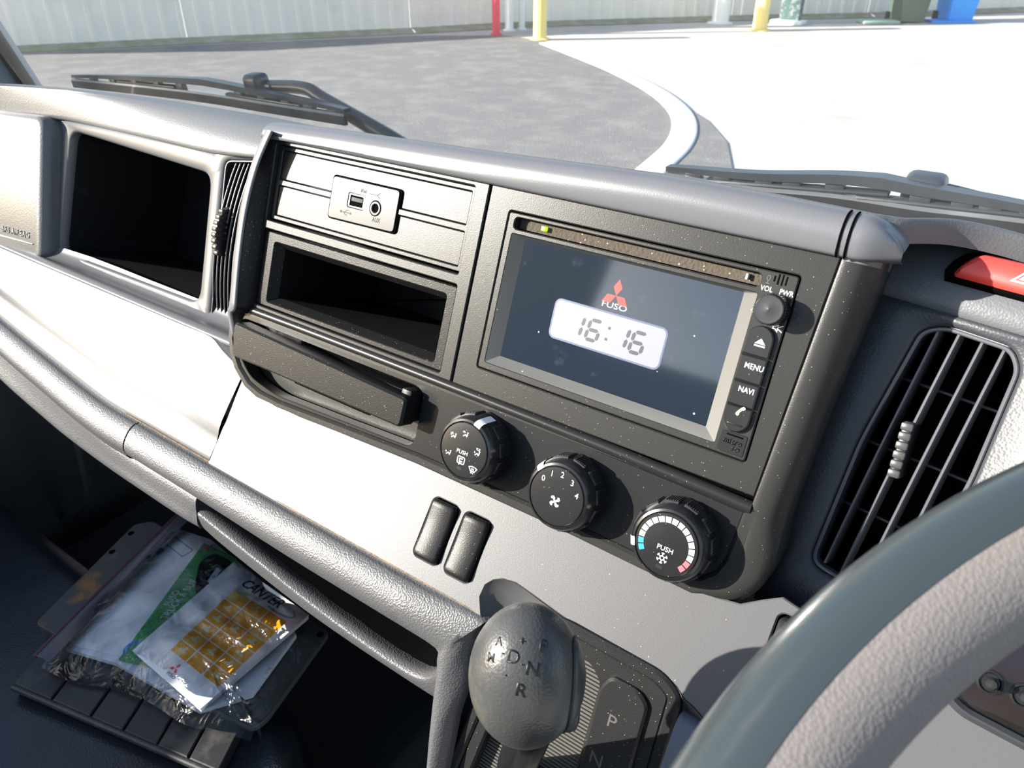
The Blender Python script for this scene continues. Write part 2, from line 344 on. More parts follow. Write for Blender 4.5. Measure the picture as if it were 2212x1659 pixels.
M['seal'] = mat('black_rubber', (.02, .02, .025), .6); M['pillar'] = mat('pillar_trim', (.30, .32, .36), .5)
pa, pb = at_y((52, 172), .2), at_y((-4, 88), .175); dd = pb-pa; pts = [pa-dd*1.6, pa, pb, pb+dd*8]
ps = struct(tube('trim_1', pts, .010, M['seal'], n=10)); ps['label'] = 'black rubber seal along the left windscreen pillar'
off = V3((-.045, .0, -.006)); pp = struct(tube('trim_2', [p+off for p in pts], .036, M['pillar'], n=12)); pp['label'] = 'grey left windscreen pillar'

# ------------------------------------------------------------------ wipers (outside the glass)
M['wiper'] = mat('wiper_black', (.035, .04, .048), .35); M['rubber'] = mat('wiper_rubber', (.015, .015, .018), .5); M['wipmetal'] = mat('wiper_strip', (.55, .56, .60), .3, metal=.8)
YW = .275
def wiper(bl, hub, armpts, label, y=YW):
    P = [at_y(q, y) for q in bl]; base = P[len(P)//2]; t = thing('windscreen_wiper', label, 'wiper', base); P = resample(P, 6); up = V3((0, -.12, 1)); n = len(P)
    def strip(name, lo, hi, i0, i1, dy0, dy1, m, gaps=()):
        bm = bmesh.new(); prev = None
        for i in range(i0, i1+1):
            q = P[i]; r = [bm.verts.new(q+V3((0, a, 0))+up*b) for a, b in ((dy0, lo), (dy1, lo), (dy1, hi), (dy0, hi))]
            if prev:
                if i not in gaps:
                    for k in range(4): bm.faces.new((prev[k], prev[(k+1) % 4], r[(k+1) % 4], r[k]))
            prev = r
        return bm2(name, bm, m, t, ang=30)
    strip('rubber_blade', -.004, .006, 0, n-1, -.006, -.001, M['rubber']); strip('metal_strip', .006, .009, 0, n-1, -.005, .002, M['wipmetal'])
    i0, i1 = int(n*.03), int(n*.97); c = (i0+i1)//2; bm = bmesh.new(); prev = None
    for i in range(i0, i1+1):                                   # arched bow above the blade
        s = 1-abs(i-c)/(c-i0+1); h = .008+.010*s**.7; w = .003+.003*s; q = P[i]
        r = [bm.verts.new(q+V3((0, a, 0))+up*b) for a, b in ((-w, h), (w+.004, h), (w+.004, h+.004+.004*s), (-w, h+.004+.004*s))]
        if prev:
            for k in range(4): bm.faces.new((prev[k], prev[(k+1) % 4], r[(k+1) % 4], r[k]))
        prev = r
    bm2('bow', bm, M['wiper'], t)
    for fct in (.08, .16, .24, .32, .40, .60, .68, .76, .84, .92):    # claws joining bow and blade
        i = int(n*fct); s = 1-abs(i-c)/(c-i0+1); q = P[i]; f = Fr(q, P[min(i+1, n-1)]-P[i-1], up); rbox('claw', f, (-7, 5, -4), (7, 9+10*s**.7, 4), 1, M['wiper'], t)
    for fct in (.3, .7):
        i = int(n*fct); q = P[i]; f = Fr(q, P[i+1]-P[i-1], up); rbox('side_yoke', f, (-70, 9, -5), (70, 13, 5), 2, M['wiper'], t)
    H = at_y(hub, y+.015); f = Fr(H, P[c+1]-P[c-1], up)
    rbox('pivot_clip', f, (-14, -13, -12), (14, 13, 12), 6, M['wiper'], t, seg=3); rbox('clip_pin', f, (16, -7, -5), (30, 3, 5), 3, M['wiper'], t)
    A = [at_y(q, y+.02) for q in armpts]; tube('arm', A, [.008, .008, .009, .012], M['wiper'], t, n=10, su=4); return t
wiper([(165, 182), (300, 196), (450, 214), (600, 238), (752, 262)], (555, 182), [(560, 187), (655, 190), (700, 215), (820, 285), (900, 340)], 'left wiper parked with its blade pointing to the far corner')
wiper([(1440, 392), (1620, 422), (1800, 440), (1980, 468), (2160, 490), (2330, 512)], (1995, 414), [(2000, 412), (2060, 424), (2160, 452), (2290, 490), (2420, 520)], 'right wiper parked behind the centre of the dashboard', .25)
# ------------------------------------------------------------------ dashboard
D = thing('dashboard', 'grey truck dashboard with black centre fascia and silver lower panels', 'dashboard', (-.2, .1, -.24))
W_L = -30
def PFy(v, w): q = PF.p(0, v, w); return (q[1], q[2])
# --- centre fascia
Ledge = [(-313, 66), (-313, 0), (-313, -66.3)]
plate('left_fascia', PF, [(-107.6, -66.3), (-107.6, 66)] + Ledge, [rr(-307, 3.5, -118.5, 60.5, 1.5), rr(-308.5, -63.2, -117.5, -3.0, 1.5)], 0, -9, .7, M['fascia'], D)
cf = plate('centre_fascia', PF, [(-106, -66.3), (98.9, -66.3), (104.9, 66), (-106, 66)], [rr(-89.6, -50.6, 89.6, 50.6, 2)], 0, -9, .7, M['fascia'], D)
rbox('backing', PF, (-340, -70, -150), (112, 62, -145), 0, M['cavity'], D)
rows = []
for u, dv in ((-334, 0), (-226, .5), (-106, 0), (0, -1), (60, -2.2), (99.3, -3.6)):
    rows.append([PF.p(u, v+dv, w) for v, w in ((-65.8, -1.5), (-66.6, .6), (-68.4, 1.9), (-70.6, 1.9), (-72.6, .6), (-74, -2), (-74.5, -6))])
loft('ridge_strip', rows, M['fascia_smooth'], D, su=3, sv=3)
LO = [(-334, -72), (-332.5, -98), (-328, -110), (-320, -121), (-305, -132), (-288, -137), (-263, -138.5), (-200, -134.5), (-122, -130.5), (-8, -130.3), (55, -132), (82, -132.5), (91, -128), (99, -118), (102.6, -105), (103, -92), (104, -72)]
LI = [(-326, -72.5), (-324.5, -97), (-320, -108), (-313, -117), (-300, -126), (-286, -129.5), (-263, -130.5), (-200, -127), (-122, -123), (-8, -122.5), (55, -124), (76, -124), (84, -121), (91, -114), (94, -105), (95, -92), (96, -72.5)]
RH = rr(-322, -126.5, -128, -78, 9)
RH = roundpoly([(-322.5, -78), (-320, -106), (-301, -122.5), (-270, -127.5), (-200, -124.5), (-128, -121), (-128, -78)], 9)
plate('control_panel', PF, LI, [RH], -1.2, -12, .4, M['fascia_smooth'], D)
plate('control_panel_lip', PF, LO, [[(a*1.0, b) for a, b in LI]], 1.0, -14, 1.8, M['fascia'], D)
# recess behind the pull-out drawer
plate('drawer_recess', PF, inset(RH, -1), [rr(-268, -118, -182, -80, 3)], -16, -18, 0, M['fascia'], D)
# --- rims at both sides of the stack
rows = []
for v, ub in ((80, 122.5), (66, 122.6), (48, 122), (20, 120), (-14, 117.5), (-50, 116), (-75, 115)):
    ui = 104.9+(v-64)*.046
    rows.append([PF.p(*q[:2], q[2]) for q in ((ui, v, -6), (ui+.3, v, -.4), (ui+1.2, v, .7), (ui+5, v, 1.0), (ui+10, v, .2), (ui+13.5, v, -3), (ub+2, v, -14), (ub+.5, v, -30), (ub, v, -52))])
for (iu, iv), (ou, ov) in (((99.5, -90), (117.5, -94)), ((98.5, -103), (116.5, -109)), ((95.5, -112), (112.5, -119)), ((90, -118), (105.5, -127)), ((82, -122), (94, -131)), ((70, -123.5), (78, -132.5))):
    k = float(np.interp(iv, (-123, -90), (0, 1)))
    L = lambda t: (iu+(ou-iu)*t, iv+(ov-iv)*t)
    rows.append([PF.p(*L(t), w) for t, w in ((0, -6), (.02, -.8+.4*k), (.08, .6+.2*k), (.30, 1.0+.2*k), (.60, .9-.3*k), (.82, -1.2), (1.0, -6), (1.0, -16), (.96, -40))])
loft('right_rim', rows, M['paddark'] if 0 else M['fascia'], D, su=3, sv=3)
rows = []
RIMQ = [(588, 283), (572, 318), (556, 358), (540, 415), (527, 480), (517, 560), (511, 625), (507, 668)]
for k, q in enumerate(RIMQ):
    ut, vt_ = PF.px(q, 11); ub = -308 + (k == 0)*2
    rows.append([PF.p(ub, vt_, -3), PF.p(ub-1.5, vt_, 4), PF.p(ut+.6, vt_, 10.4), PF.p(ut-.3, vt_, 11.4), PF.p(ut-2, vt_, 11.6), PF.p(ut-7, vt_, 10.4), PF.p(ut-13, vt_, 6), PF.p(ut-18, vt_, -3), PF.p(ut-21, vt_, -16), PF.p(ut-24, vt_, -42)])
for v, dl, wt in ((-76, 0, 6), (-88, 0, 2), (-100, 1, 0), (-112, 6, -1)):
    ut = -322+dl*1.2 - (v > -80)*0
    rows.append([PF.p(ut+6, v, -7), PF.p(ut+3, v, min(0, wt-4)), PF.p(ut-3, v, wt-1), PF.p(ut-4.5, v, wt), PF.p(ut-6, v, wt), PF.p(ut-9, v, wt-1), PF.p(ut-12, v, wt-4), PF.p(ut-15, v, -8), PF.p(ut-17, v, -18), PF.p(ut-20, v, -42)])
loft('left_rim', [r[2:] for r in rows], M['padsmooth'], D, su=3, sv=3); loft('left_rim_shaded_wall', [r[:3] for r in rows], M['black'], D, su=2, sv=3)  # inner wall coloured black to stand for the rim's unlit side
# --- roll above the fascia and the top pad behind it
def zc(x): return float(np.interp(x, (-.36, -.30, -.25, -.12, 0, .06, .12), (.066, .0690, .0712, .0752, .0800, .0800, .0785)))
xs = (-.318, -.29, -.24, -.18, -.12, -.06, 0, .05, .09, .1065, .113, .119, .124, .128, .1305); rows = []
for x in xs:
    z = zc(x); rows.append([V3((x, a, b)) for a, b in ((.030, .0560), (.0235, .0588), (.0195, .0605), (.0178, .0632), (.0182, z-.0085), (.0205, z-.0035), (.0245, z-.0004), (.0290, z+.0006), (.0325, z+.0002), (.0335, z-.002))])
    zl = float(np.interp(x, (.113, .119, .124, .128, .1305), (.09, .0778, .0740, .0700, .0660))); dy_ = max(0, x-.115)*.6; rows[-1] = [V3((x, p[1]+dy_, min(p[2], zl-.0002*i+(.0006 if i > 6 else 0)))) for i, p in enumerate(rows[-1])]
loft('fascia_roll', rows, M['padsmooth'], D, su=4, sv=2)
for x in (.1030, .1068):
    z = zc(x); P = resample([V3((x, a, b)) for a, b in ((.0192, .0603), (.0175, .0631), (.0179, z-.0084), (.0203, z-.0032), (.0245, z-.0000), (.0290, z+.0009), (.0325, z+.0005))], 4)
    tube('roll_joint', P, .0006, M['cavity'], D, n=6)
xs = (-.318, -.29, -.24, -.18, -.12, -.06, 0, .05, .09, .112, .118, .125, .133, .142, .152, .17, .2); rows = []
for x in xs:
    z = zc(x); k = max(0, (x-.1)/.035) if x > .1 else 0
    dy = float(np.interp(x, (.112, .125, .140, .16, .2), (0, .008, .026, .042, .05))); z -= float(np.interp(x, (.112, .14, .2), (0, .004, .016)))
    rows.append([V3((x, a+dy, b)) for a, b in ((.033, z-.012), (.0338, z-.0025), (.0355, z-.0002), (.0385, z-.0004), (.047, z-.0035), (.07, z-.012), (.12, z-.033), (.19, z-.07), (.235, z-.11))])
loft('top_pad', rows, M['pad'], D, su=3, sv=2)
# pointed end cap of the right rim
rows = []
for v, k in ((62, 1), (70, 1), (76, .95), (80, .75), (83, .4), (84.5, .05)):
    rows.append([PF.p(105.2+(v-62)*.05+a*k*1.0+(1-k)*3, v, w-(1-k)*5) for a, w in ((0, -14), (0, -1), (2, 1.2), (9, .8), (14, -3), (18, -13), (18, -40))])
loft('rim_cap', rows, M['pad'], D, su=3, sv=3)
# --- passenger side: top pad, panel with cubby and vent opening
crest = [(-.312, .068, .054), (-.35, .070, .0545), (-.42, .0705, .055), (-.50, .067, .055), (-.58, .060, .0555), (-.66, .047, .0555), (-.74, .027, .055), (-.82, .0, .053), (-.90, -.04, .050)]
brow = {-.312: (50, -22), -.35: (47, -24), -.42: (41.5, -27), -.50: (41, -29), -.58: (40, -30), -.66: (41, -30), -.74: (41, -30), -.82: (39, -30), -.90: (36, -30)}
rows = []
for x, y, z in crest:
    v, w = brow[x]; by, bz = PFy(v, w); sh = 0 if x > -.64 else (-.64-x)*.42
    by -= sh*.45
    rows.append([V3((x, by+.03, bz-.004)), V3((x, by+.012, bz-.002)), V3((x, by+.001, bz)), V3((x, by*.93+y*.07, bz*.72+z*.28)), V3((x, by*.72+y*.28, bz*.40+z*.60)), V3((x, by*.42+y*.58, bz*.14+z*.86)), V3((x, by*.18+y*.82, bz*.03+z*.97)), V3((x, y, z)), V3((x, y+.012, z-.001)), V3((x, y+.05, z-.012)), V3((x, y+.10, z-.035)), V3((x, min(y+.18, .235), z-.09))])
loft('side_top_pad', rows, M['pad'], D, su=3, sv=3)
CUB = roundpoly([(-652, -93), (-416, -90), (-421, 24.5), (-650, 32)], 14, 6); VEN = roundpoly([(-399, -101), (-357, -104), (-357, 46), (-405, 39)], 8, 4)
PNL = [(-682, -96), (-600, -99), (-440, -99), (-405, -106), (-340, -110), (-338, 58), (-420, 44), (-682, 42)]
plate('cubby_panel', PF, PNL, [CUB, VEN], W_L, W_L-10, 2.2, M['frame'], D, ang=60)
def cavity(name, fr, loop, w0, w1, shrink, m, parent, steps=3):
    bm = bmesh.new(); rings = []
    cx = sum(a for a, b in loop)/len(loop); cy = sum(b for a, b in loop)/len(loop)
    for k in range(steps+1):
        t = k/steps; s = 1-(1-shrink)*t; rings.append([bm.verts.new(fr.p(cx+(a-cx)*s, cy+(b-cy)*s, w0+(w1-w0)*t)) for a, b in loop])
    n = len(loop)
    for A, B in zip(rings, rings[1:]):
        for i in range(n): bm.faces.new((A[i], A[(i+1) % n], B[(i+1) % n], B[i]))
    bm.faces.new(rings[-1]); return bm2(name, bm, m, parent, ang=50)
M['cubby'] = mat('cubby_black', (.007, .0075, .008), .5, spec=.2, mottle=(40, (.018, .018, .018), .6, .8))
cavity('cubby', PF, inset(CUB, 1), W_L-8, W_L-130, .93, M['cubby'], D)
# shelf lip under the cubby
rows = []
for x in (-.86, -.78, -.68, -.60, -.50, -.42, -.372, -.350, -.322):
    k = 0 if x > -.62 else (-.62-x)*.30
    by, bz = PFy(-93, W_L-2); by -= k*.5; dz = k*.1
    rows.append([V3((x, by+.004, bz+.004+dz)), V3((x, by-.001, bz-.001+dz)), V3((x, by-.010, bz-.004+dz)), V3((x, -.024-k*.1, -.0995+dz)), V3((x, -.0300-k*.1, -.1012+dz)), V3((x, -.0312-k*.1, -.104+dz))])
loft('shelf_lip', rows, M['frame'], D, su=3, sv=2)
# --- silver panels
def sil(x): # crease of the silver panel
    return np.interp(x, (-.95, -.80, -.674, -.60, -.527, -.47, -.2), (-.050, -.064, -.076, -.081, -.0862, -.0905, -.0925)), np.interp(x, (-.95, -.80, -.674, -.60, -.527, -.47, -.2), (-.130, -.142, -.156, -.163, -.169, -.174, -.1757))
rows = []
for x in (-.92, -.80, -.70, -.62, -.54, -.46, -.40, -.365, -.345, -.3115):
    y, z = sil(x); k = 0 if x > -.62 else (-.62-x)*.30
    t0 = (-.0315-k*.1, -.1025+k*.1) if x < -.36 else ((-.036, -.107) if x < -.33 else (-.042, -.114))
    t1 = (t0[0]-.0035, t0[1]-.0035); mid = ((t0[0]*.45+y*.55), (t0[1]*.45+z*.55))
    rows.append([V3((x, t0[0]+.006, t0[1]+.002)), V3((x, *t0)), V3((x, *t1)), V3((x, mid[0]-.002, mid[1]+.0015)), V3((x, y+.012, z+.0135)), V3((x, y+.002, z+.0015)), V3((x, y+.004, z-.004))])
loft('side_panel', rows, M['silver'], D, su=3, sv=3)
NT = [(-33.5, -69), (-39.5, -58), (-39, -50), (-35, -45), (-29, -41.5), (-20, -40), (-8, -41.5), (24, -46), (55, -46.5), (84, -47.5), (92, -50), (98, -54), (104, -55.5), (122, -63), (150, -66), (330, -66)]
SW = []
for q0, q1 in (((934, 1082), (949, 1218)), ((1001, 1116), (1017, 1257))): SW.append(None)
SWH = [rr(-98.5, -54.5, -76.5, -12.5, 4.5), rr(-71.8, -55.0, -50.0, -12.2, 4.5)]
DIM = rr(128, -19, 152, 11, 4)
LEN = roundpoly([(203, 8), (216, .5), (330, -8), (330, 62), (214, 62)], 10)
plate('lower_panel', SF, [(-310.6, 9), (-310.6, -68.5)] + [(-200, -69), (-100, -69)] + NT + [(330, 8), (200, 9), (152, 13.5), (137, 16.5), (127, 18.5), (118, 13), (108, 6), (95, 4), (60, 3), (-8, 4.5), (-122, 4), (-200, 0), (-263, -3), (-285, -1.5), (-300, 2)], SWH + [DIM], 0, -6, .8, M['silver'], D)
rows = [[SF.p(a+(30-a)*f_, b+(-84-b)*f_*.8, w) for w, f_ in ((0.0, 0), (-1.2, .01), (-6, .08), (-12, .20), (-16, .36), (-18, .55))] for a, b in NT[:-2]]
loft('gear_recess', rows, M['silver'], D, su=1, sv=3)
M['dirt'] = mat('crease_dirt', (.20, .13, .075), .95, spec=.1, mottle=(300, (.09, .085, .08), .45, .55))
tube('crease_dust', [V3((x, sil(x)[0]+.0012, sil(x)[1]+.0004)) for x in np.linspace(-.43, -.04, 40)], .0009, M['dirt'], D, n=6)
# --- leather roll under the silver panels
def roll_rows(xs, slot):
    rows = []
    for x in xs:
        y, z = sil(x); f = float(np.interp(x, (-.33, -.28, -.18, -.06), (0, .25, .8, 1)))
        a = [(y+.004, z+.001), (y-.0005, z-.0008), (y-.004, z-.0005), (y-.0105, z-.004), (y-.0165, z-.011), (y-.019, z-.018-f*.001), (y-.0178, z-.024-f*.003)]
        a += [(y-.0155, z-.0255-f*.004), (y-.010, z-.0265-f*.005), (y-.007, z-.0265-f*.005)] if slot else [(y-.0165, z-.029), (y-.012, z-.033), (y-.004, z-.036)]
        rows.append([V3((x, *q)) for q in a])
    return rows
rl = roll_rows((-.4085, -.38, -.33, -.27, -.20, -.14, -.10, -.085), True)
for r_, l_ in (((1037, 1337), (934, 1404)), ((1030, 1350), (938, 1430)), ((1020, 1378), (937, 1470)), ((1010, 1420), (932, 1505)), ((1002, 1490), (926, 1560)), ((985, 1545), (922, 1610)), ((972, 1610), (918, 1665)), ((950, 1720), (908, 1770)), ((930, 1820), (895, 1870))):
    a, b = V3(GF.px(r_, 9)), V3(GF.px(l_, 14))
    rl.append([GF.p(*(a*(1-t)+b*t), w) for t, w in ((-.04, 3), (0, 8), (.08, 10.5), (.28, 14), (.5, 16.2), (.72, 16.6), (.9, 14.6), (1.0, 10), (1.04, 2), (1.05, -14))])
loft('padded_roll', rl, M['leather'], D, su=3, sv=3)
loft('side_roll', roll_rows((-.95, -.80, -.70, -.62, -.56, -.50, -.45, -.4105), False), M['leather'], D, su=3, sv=3)
# lower pad of the passenger side (left of the slot) and the lip under the slot
LB = {-.95: (-.062, -.200), -.80: (-.078, -.218), -.698: (-.090, -.2307), -.60: (-.0965, -.240), -.544: (-.100, -.243), -.47: (-.105, -.241), -.412: (-.1085, -.2375), -.345: (-.109, -.2390), -.3215: (-.1075, -.2400)}
rows = []
for x, (y, z) in LB.items():
    cy, cz = sil(x); ty, tz = cy-float(np.interp(x, (-.7, -.5, -.43), (.004, .008, .0125))), cz-.035
    rows.append([V3((x, ty+.004, tz+.004)), V3((x, ty-.001, tz-.002)), V3((x, (ty+y)/2-.0015, (tz+z)/2)), V3((x, y-.001, z+.008)), V3((x, y-.0005, z+.003)), V3((x, y+.002, z)), V3((x, y+.012, z-.003)), V3((x, y+.08, z-.005))])
loft('side_lower_pad', rows, M['leather'], D, su=3, sv=3)
lipx = ((-.3195, -.2205, -.2415), (-.30, -.2245, -.2475), (-.25, -.2340, -.2570), (-.20, -.2440, -.2645), (-.15, -.2510, -.2680), (-.10, -.2545, -.2690), (-.078, -.2510, -.2690), (-.066, -.2400, -.2685), (-.050, -.2200, -.2660)); rows = []
for x, zt, zb in lipx:
    f = float(np.interp(x, (-.3195, -.30, -.28), (1, .4, 0)))
    y0 = -.1045
    rows.append([V3((x, y0+.012, zt-.003)), V3((x, y0+.008, zt-.0015)), V3((x, y0+.003, zt)), V3((x, y0-.0015, zt-.001)), V3((x, y0-.0030, zt-.003)), V3((x, y0-.0026, (zt+zb)/2)), V3((x, y0-.0010, zb+.002)), V3((x, y0+.002, zb)), V3((x, y0+.012, zb-.002)), V3((x, y0+.07, zb-.004))])
loft('pocket_lip', rows, M['leather'], D, su=2, sv=3)
bm = bmesh.new(); G0 = []
for x, zt, zb in lipx:
    y, z = sil(x); f = float(np.interp(x, (-.33, -.28, -.18, -.06), (0, .25, .8, 1)))
    G0.append([bm.verts.new(p) for p in (V3((x, y-.007, z-.0264-f*.005)), V3((x, y+.10, z-.020-f*.005)), V3((x, y+.10, zt-.004)), V3((x, -.0945, zt-.0026)))])
for A, B_ in zip(G0, G0[1:]):
    for i in range(3): bm.faces.new((A[i], A[i+1], B_[i+1], B_[i]))
bm.faces.new(G0[0]); bm.faces.new(G0[-1]); bm2('pocket_inside', bm, M['cavity'], D)
rbox('console_body', GF, (-52, -260, -60), (118, 30, -14), 4, M['doorcard'], D)
# dark knee panel right of the gear plate and behind the footwell
M['bluepad'] = mat('blue_grey_pad', (.085, .10, .135), .55, leather=(420, .6, .0006))
rows = [[SF.p(u, v, w) for v, w in ((-60, -10), (-62, 2), (-68, 5), (-80, 4), (-150, -8))] for u in (99, 110, 130, 200, 330)]
loft('knee_pad', rows, M['bluepad'], D, su=3)
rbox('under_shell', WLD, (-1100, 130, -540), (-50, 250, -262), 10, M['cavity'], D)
# --- driver side: panel with vent, rounded brow up to the crest
VV = roundpoly([(-26, -76), (24, -79), (31, 0), (29, 62), (22, 71), (-10, 72), (-20.5, 66), (-27, 0)], 9, 5)
plate('vent_panel', VF, [(-46, -112), (120, -112), (120, 78), (-50, 78)], [VV], 0, -12, 2.0, M['paddark'], D, ang=60)
rows = []
for u, dz in ((-62, 0), (-46, 0), (-20, 0), (10, 0), (40, .5), (80, 1), (120, 2)):
    rows.append([VF.p(u, a, w+dz*0) for a, w in ((77, -2.2), (79, -.6), (84, .2), (90, -.8), (96, -3), (103, -6.5), (109, -11), (114, -17), (118, -26), (120, -38), (120, -60), (114, -100), (100, -160), (80, -190))])
loft('driver_top_pad', rows, M['pad'], D, su=2, sv=2)
rows = [[VF.p(u, a, w) for a, w in ((-111, -1), (-113, -8), (-116, -30), (-118, -60))] for u in (-46, 40, 120)]
loft('vent_panel_underside', rows, M['paddark'], D, su=2)
# ------------------------------------------------------------------ things fitted to the dashboard
# blanking panel with USB and AUX sockets
PF0 = PF; B = thing('blanking_panel', 'black blanking panel with usb and aux sockets above the open pocket', 'panel', PF.p(-212, 4, 0))
UP_ = roundpoly([(-245, 17.5), (-181, 18.5), (-181, 47), (-245, 47)], 3)
plate('panel_frame', PF, rr(-306, 5, -119, 60, 1.5), [rr(-302.5, 35.2, -122.5, 57, .8), rr(-302.5, 8, -122.5, 31, .8)], .5-4, -9, .5, M['fascia'], B)
plate('upper_blank', PF, rr(-302.2, 35.6, -122.8, 56.6, .8), [[(a, max(b, 36.8)) if 0 else (a, b) for a, b in roundpoly([(-246, 20), (-180, 20), (-180, 48), (-246, 48)], 3)]] if 0 else [], -.8-4, -9, .5, M['fascia'], B)
plate('lower_blank', PF, rr(-302.2, 8.4, -122.8, 30.6, .8), [], -.8-4, -9, .5, M['fascia'], B)
plate('socket_surround', PF, roundpoly([(-246.5, 16.6), (-179.6, 17.4), (-179.6, 48.2), (-246.5, 48.2)], 3.5), [], .6-4, -9, .4, M['cavity'], B)
PF = PF0.at(0, 0, -4); sp = plate('socket_plate', PF, UP_, [rr(-227.5, 28, -211.5, 38, 1.2), circ(-200.5, 31.5, 5.2)], 1.6, -4, .4, M['fascia_smooth'], B)
us = plate('usb_socket', PF, rr(-227.3, 28.2, -211.7, 37.8, 1.1), [rr(-226, 29.3, -213, 36.7, .6)], 1.2, -6, .2, M['chrome'], B)
rbox('usb_well', PF, (-227, 28.5, -8), (-212, 37.5, -6), 0, M['cavity'], us); rbox('usb_tongue', PF, (-225, 32.6, -6), (-214, 35.4, .9), .3, M['greyprint'], us)
for k in range(4): rbox('usb_contact', PF, (-224.4+k*2.7, 32.0, -6), (-223+k*2.7, 32.6, .2), 0, M['gold'], us)
ax = lathe('aux_socket', PF, -200.5, 31.5, [(5.1, -4), (5.1, 1.4), (4.6, 2.0), (3.4, 2.0), (2.6, 1.2), (2.4, -5)], M['fascia_smooth'], B, n=28)
lathe('aux_hole', PF, -200.5, 31.5, [(2.6, -5.2), (2.6, -4.6)], M['cavity'], ax, n=20)
for s, q, h in (('AUX', (812, 476), 4.4), ('iPod', (786, 413), 3.8)):
    u, v = PF.px(q, 1.6); lettering(PF, s, u, v, h, 1.6, M['greyprint'], B, sx=.8)
u, v = PF.px((810, 421), 1.6); decal('bracket_mark', PF, [[(u-5, v-.25), (u+3, v-.25), (u+3, v+.25), (u-5, v+.25)], [(u+3, v), (u+5.2, v+1.8), (u+4.6, v+2), (u+2.6, v+.3)], [(u+3, v), (u+5.2, v-1.8), (u+4.6, v-2), (u+2.6, v-.3)]], 1.6, .1, M['greyprint'], B)
u, v = PF.px((748, 459), 1.6); decal('usb_mark', PF, [[(u-5, v-.3), (u+4, v-.3), (u+4, v+.3), (u-5, v+.3)], circ(u-5.4, v, 1, 10), [(u+3.6, v-1), (u+5.6, v), (u+3.6, v+1)], [(u-2, v), (u, v+2), (u+2.4, v+2), (u+2.4, v+1.5), (u+.2, v+1.5), (u-1.4, v)], [(u-3, v), (u-1, v-2), (u+1, v-2), (u+1, v-1.5), (u-.8, v-1.5), (u-2.2, v)]], 1.6, .1, M['greyprint'], B)
PF = PF0
# open storage pocket
P_ = thing('storage_pocket', 'black open slot pocket below the blanking panel', 'pocket', PF.p(-212, -63, 0))
PH_ = roundpoly([(-296, -58.5), (-126, -58), (-126, -11.5), (-296, -12)], 2.5)
plate('pocket_frame', PF, rr(-308, -62.8, -118, -4.6, 1.5), [PH_], .8-3, -9, .9, M['black'], P_)
bm = bmesh.new(); PH2 = inset(PH_, 4); n = len(PH_)
A_ = [bm.verts.new(PF.p(a, b, -2.6)) for a, b in PH_]; B_ = [bm.verts.new(PF.p(a, b, -10)) for a, b in PH2]
for i in range(n): bm.faces.new((A_[i], A_[(i+1) % n], B_[(i+1) % n], B_[i]))
bm2('pocket_rim', bm, M['black'], P_, ang=50)
cavity('pocket_box', PF, PH2, -10, -120, .97, M['cubby'], P_)
# pull-out drawer, slightly open
DR = thing('pull_out_drawer', 'black pull-out drawer front standing open below the ridge', 'drawer', PF.p(-215, -100, 0))
rows = []
tl, tr_, br, bl = PF.px((505, 694), 16), PF.px((878, 862), 16), PF.px((866, 926), 16), PF.px((499, 768), 16)
DRO = roundpoly([(tl[0], tl[1]), (bl[0], bl[1]), (br[0]-1, br[1]), (tr_[0], tr_[1])], 4, 4)
plate('drawer_front', PF, DRO, [], 16, 3, 1.6, M['black'], DR, back=True, ang=40)
rbox('drawer_body', PF, (tl[0]+6, bl[1]+4, -60), (tr_[0]-14, tl[1]-4, 4), 2, M['black'], DR)
for s in (-1, 1): rbox('runner', PF, ((tl[0]+8) if s < 0 else (tr_[0]-12), bl[1]+2, -10), ((tl[0]+4) if s < 0 else (tr_[0]-3), tl[1]-2, 8), 1.2, M['black'], DR)

# ------------------------------------------------------------------ car stereo
ST = thing('car_stereo', 'double height car stereo with touch screen showing 16:16', 'car stereo', PF.p(0, -50, 0))
SO = rr(-84, -45.2, 70.6, 37.2, 1.0, 2); SI = rr(-77.5, -40, 62.3, 35.8, .6, 2); CDS = rr(-84, 40.2, 70.5, 47.4, 2.6)
plate('bezel', PF, rr(-88.8, -49.8, 88.8, 49.8, 1.5), [SO, CDS], .4, -12, .6, M['fascia'], ST)
M['bezel_slope'] = mat('grey_bezel', (.10, .099, .094), .36, grain=(1400, .2, .0002), speck=(300, DUST, .06))
bm = bmesh.new(); n = len(SO); A_ = [bm.verts.new(PF.p(a, b, .1)) for a, b in inset(SO, -.2)]; B_ = [bm.verts.new(PF.p(a, b, -6)) for a, b in SI]
for i in range(n): bm.faces.new((A_[i], A_[(i+1) % n], B_[(i+1) % n], B_[i]))
bm2('screen_frame', bm, M['bezel_slope'], ST, ang=20)
M['screen'] = mat('screen_glass', (.004, .007, .012), .06, spec=1.0, coat=.35, emit=(.015, .04, .085), estr=.05, speck=(260, (.4, .4, .4), .03), mottle=(50, (.03, .036, .045), .60, .78))
scr = plate('screen', PF, rr(-78, -40.5, 62.8, 36.2, 0), [], -6, -8, 0, M['screen'], ST)
M['lcd'] = mat('lit_clock_panel', (.1, .1, .12), .3, emit=(.66, .67, .90), estr=.24); M['lcdline'] = mat('lit_clock_border', (.05, .06, .1), .3, emit=(.25, .29, .45), estr=.18)
M['seg'] = mat('clock_segment', (.03, .032, .04), .4); M['logored'] = mat('lit_red', (.3, .02, .02), .3, emit=(.9, .10, .07), estr=.30); M['logowhite'] = mat('lit_white', (.2, .2, .2), .3, emit=(.8, .82, .88), estr=.25)
CK = rr(-46, -17.6, 26.6, 5.2, 3.2)
decal('clock_border', PF, [(inset(CK, -1.1), [CK])], -6, .08, M['lcdline'], scr); decal('clock_panel', PF, [CK], -6, .1, M['lcd'], scr)
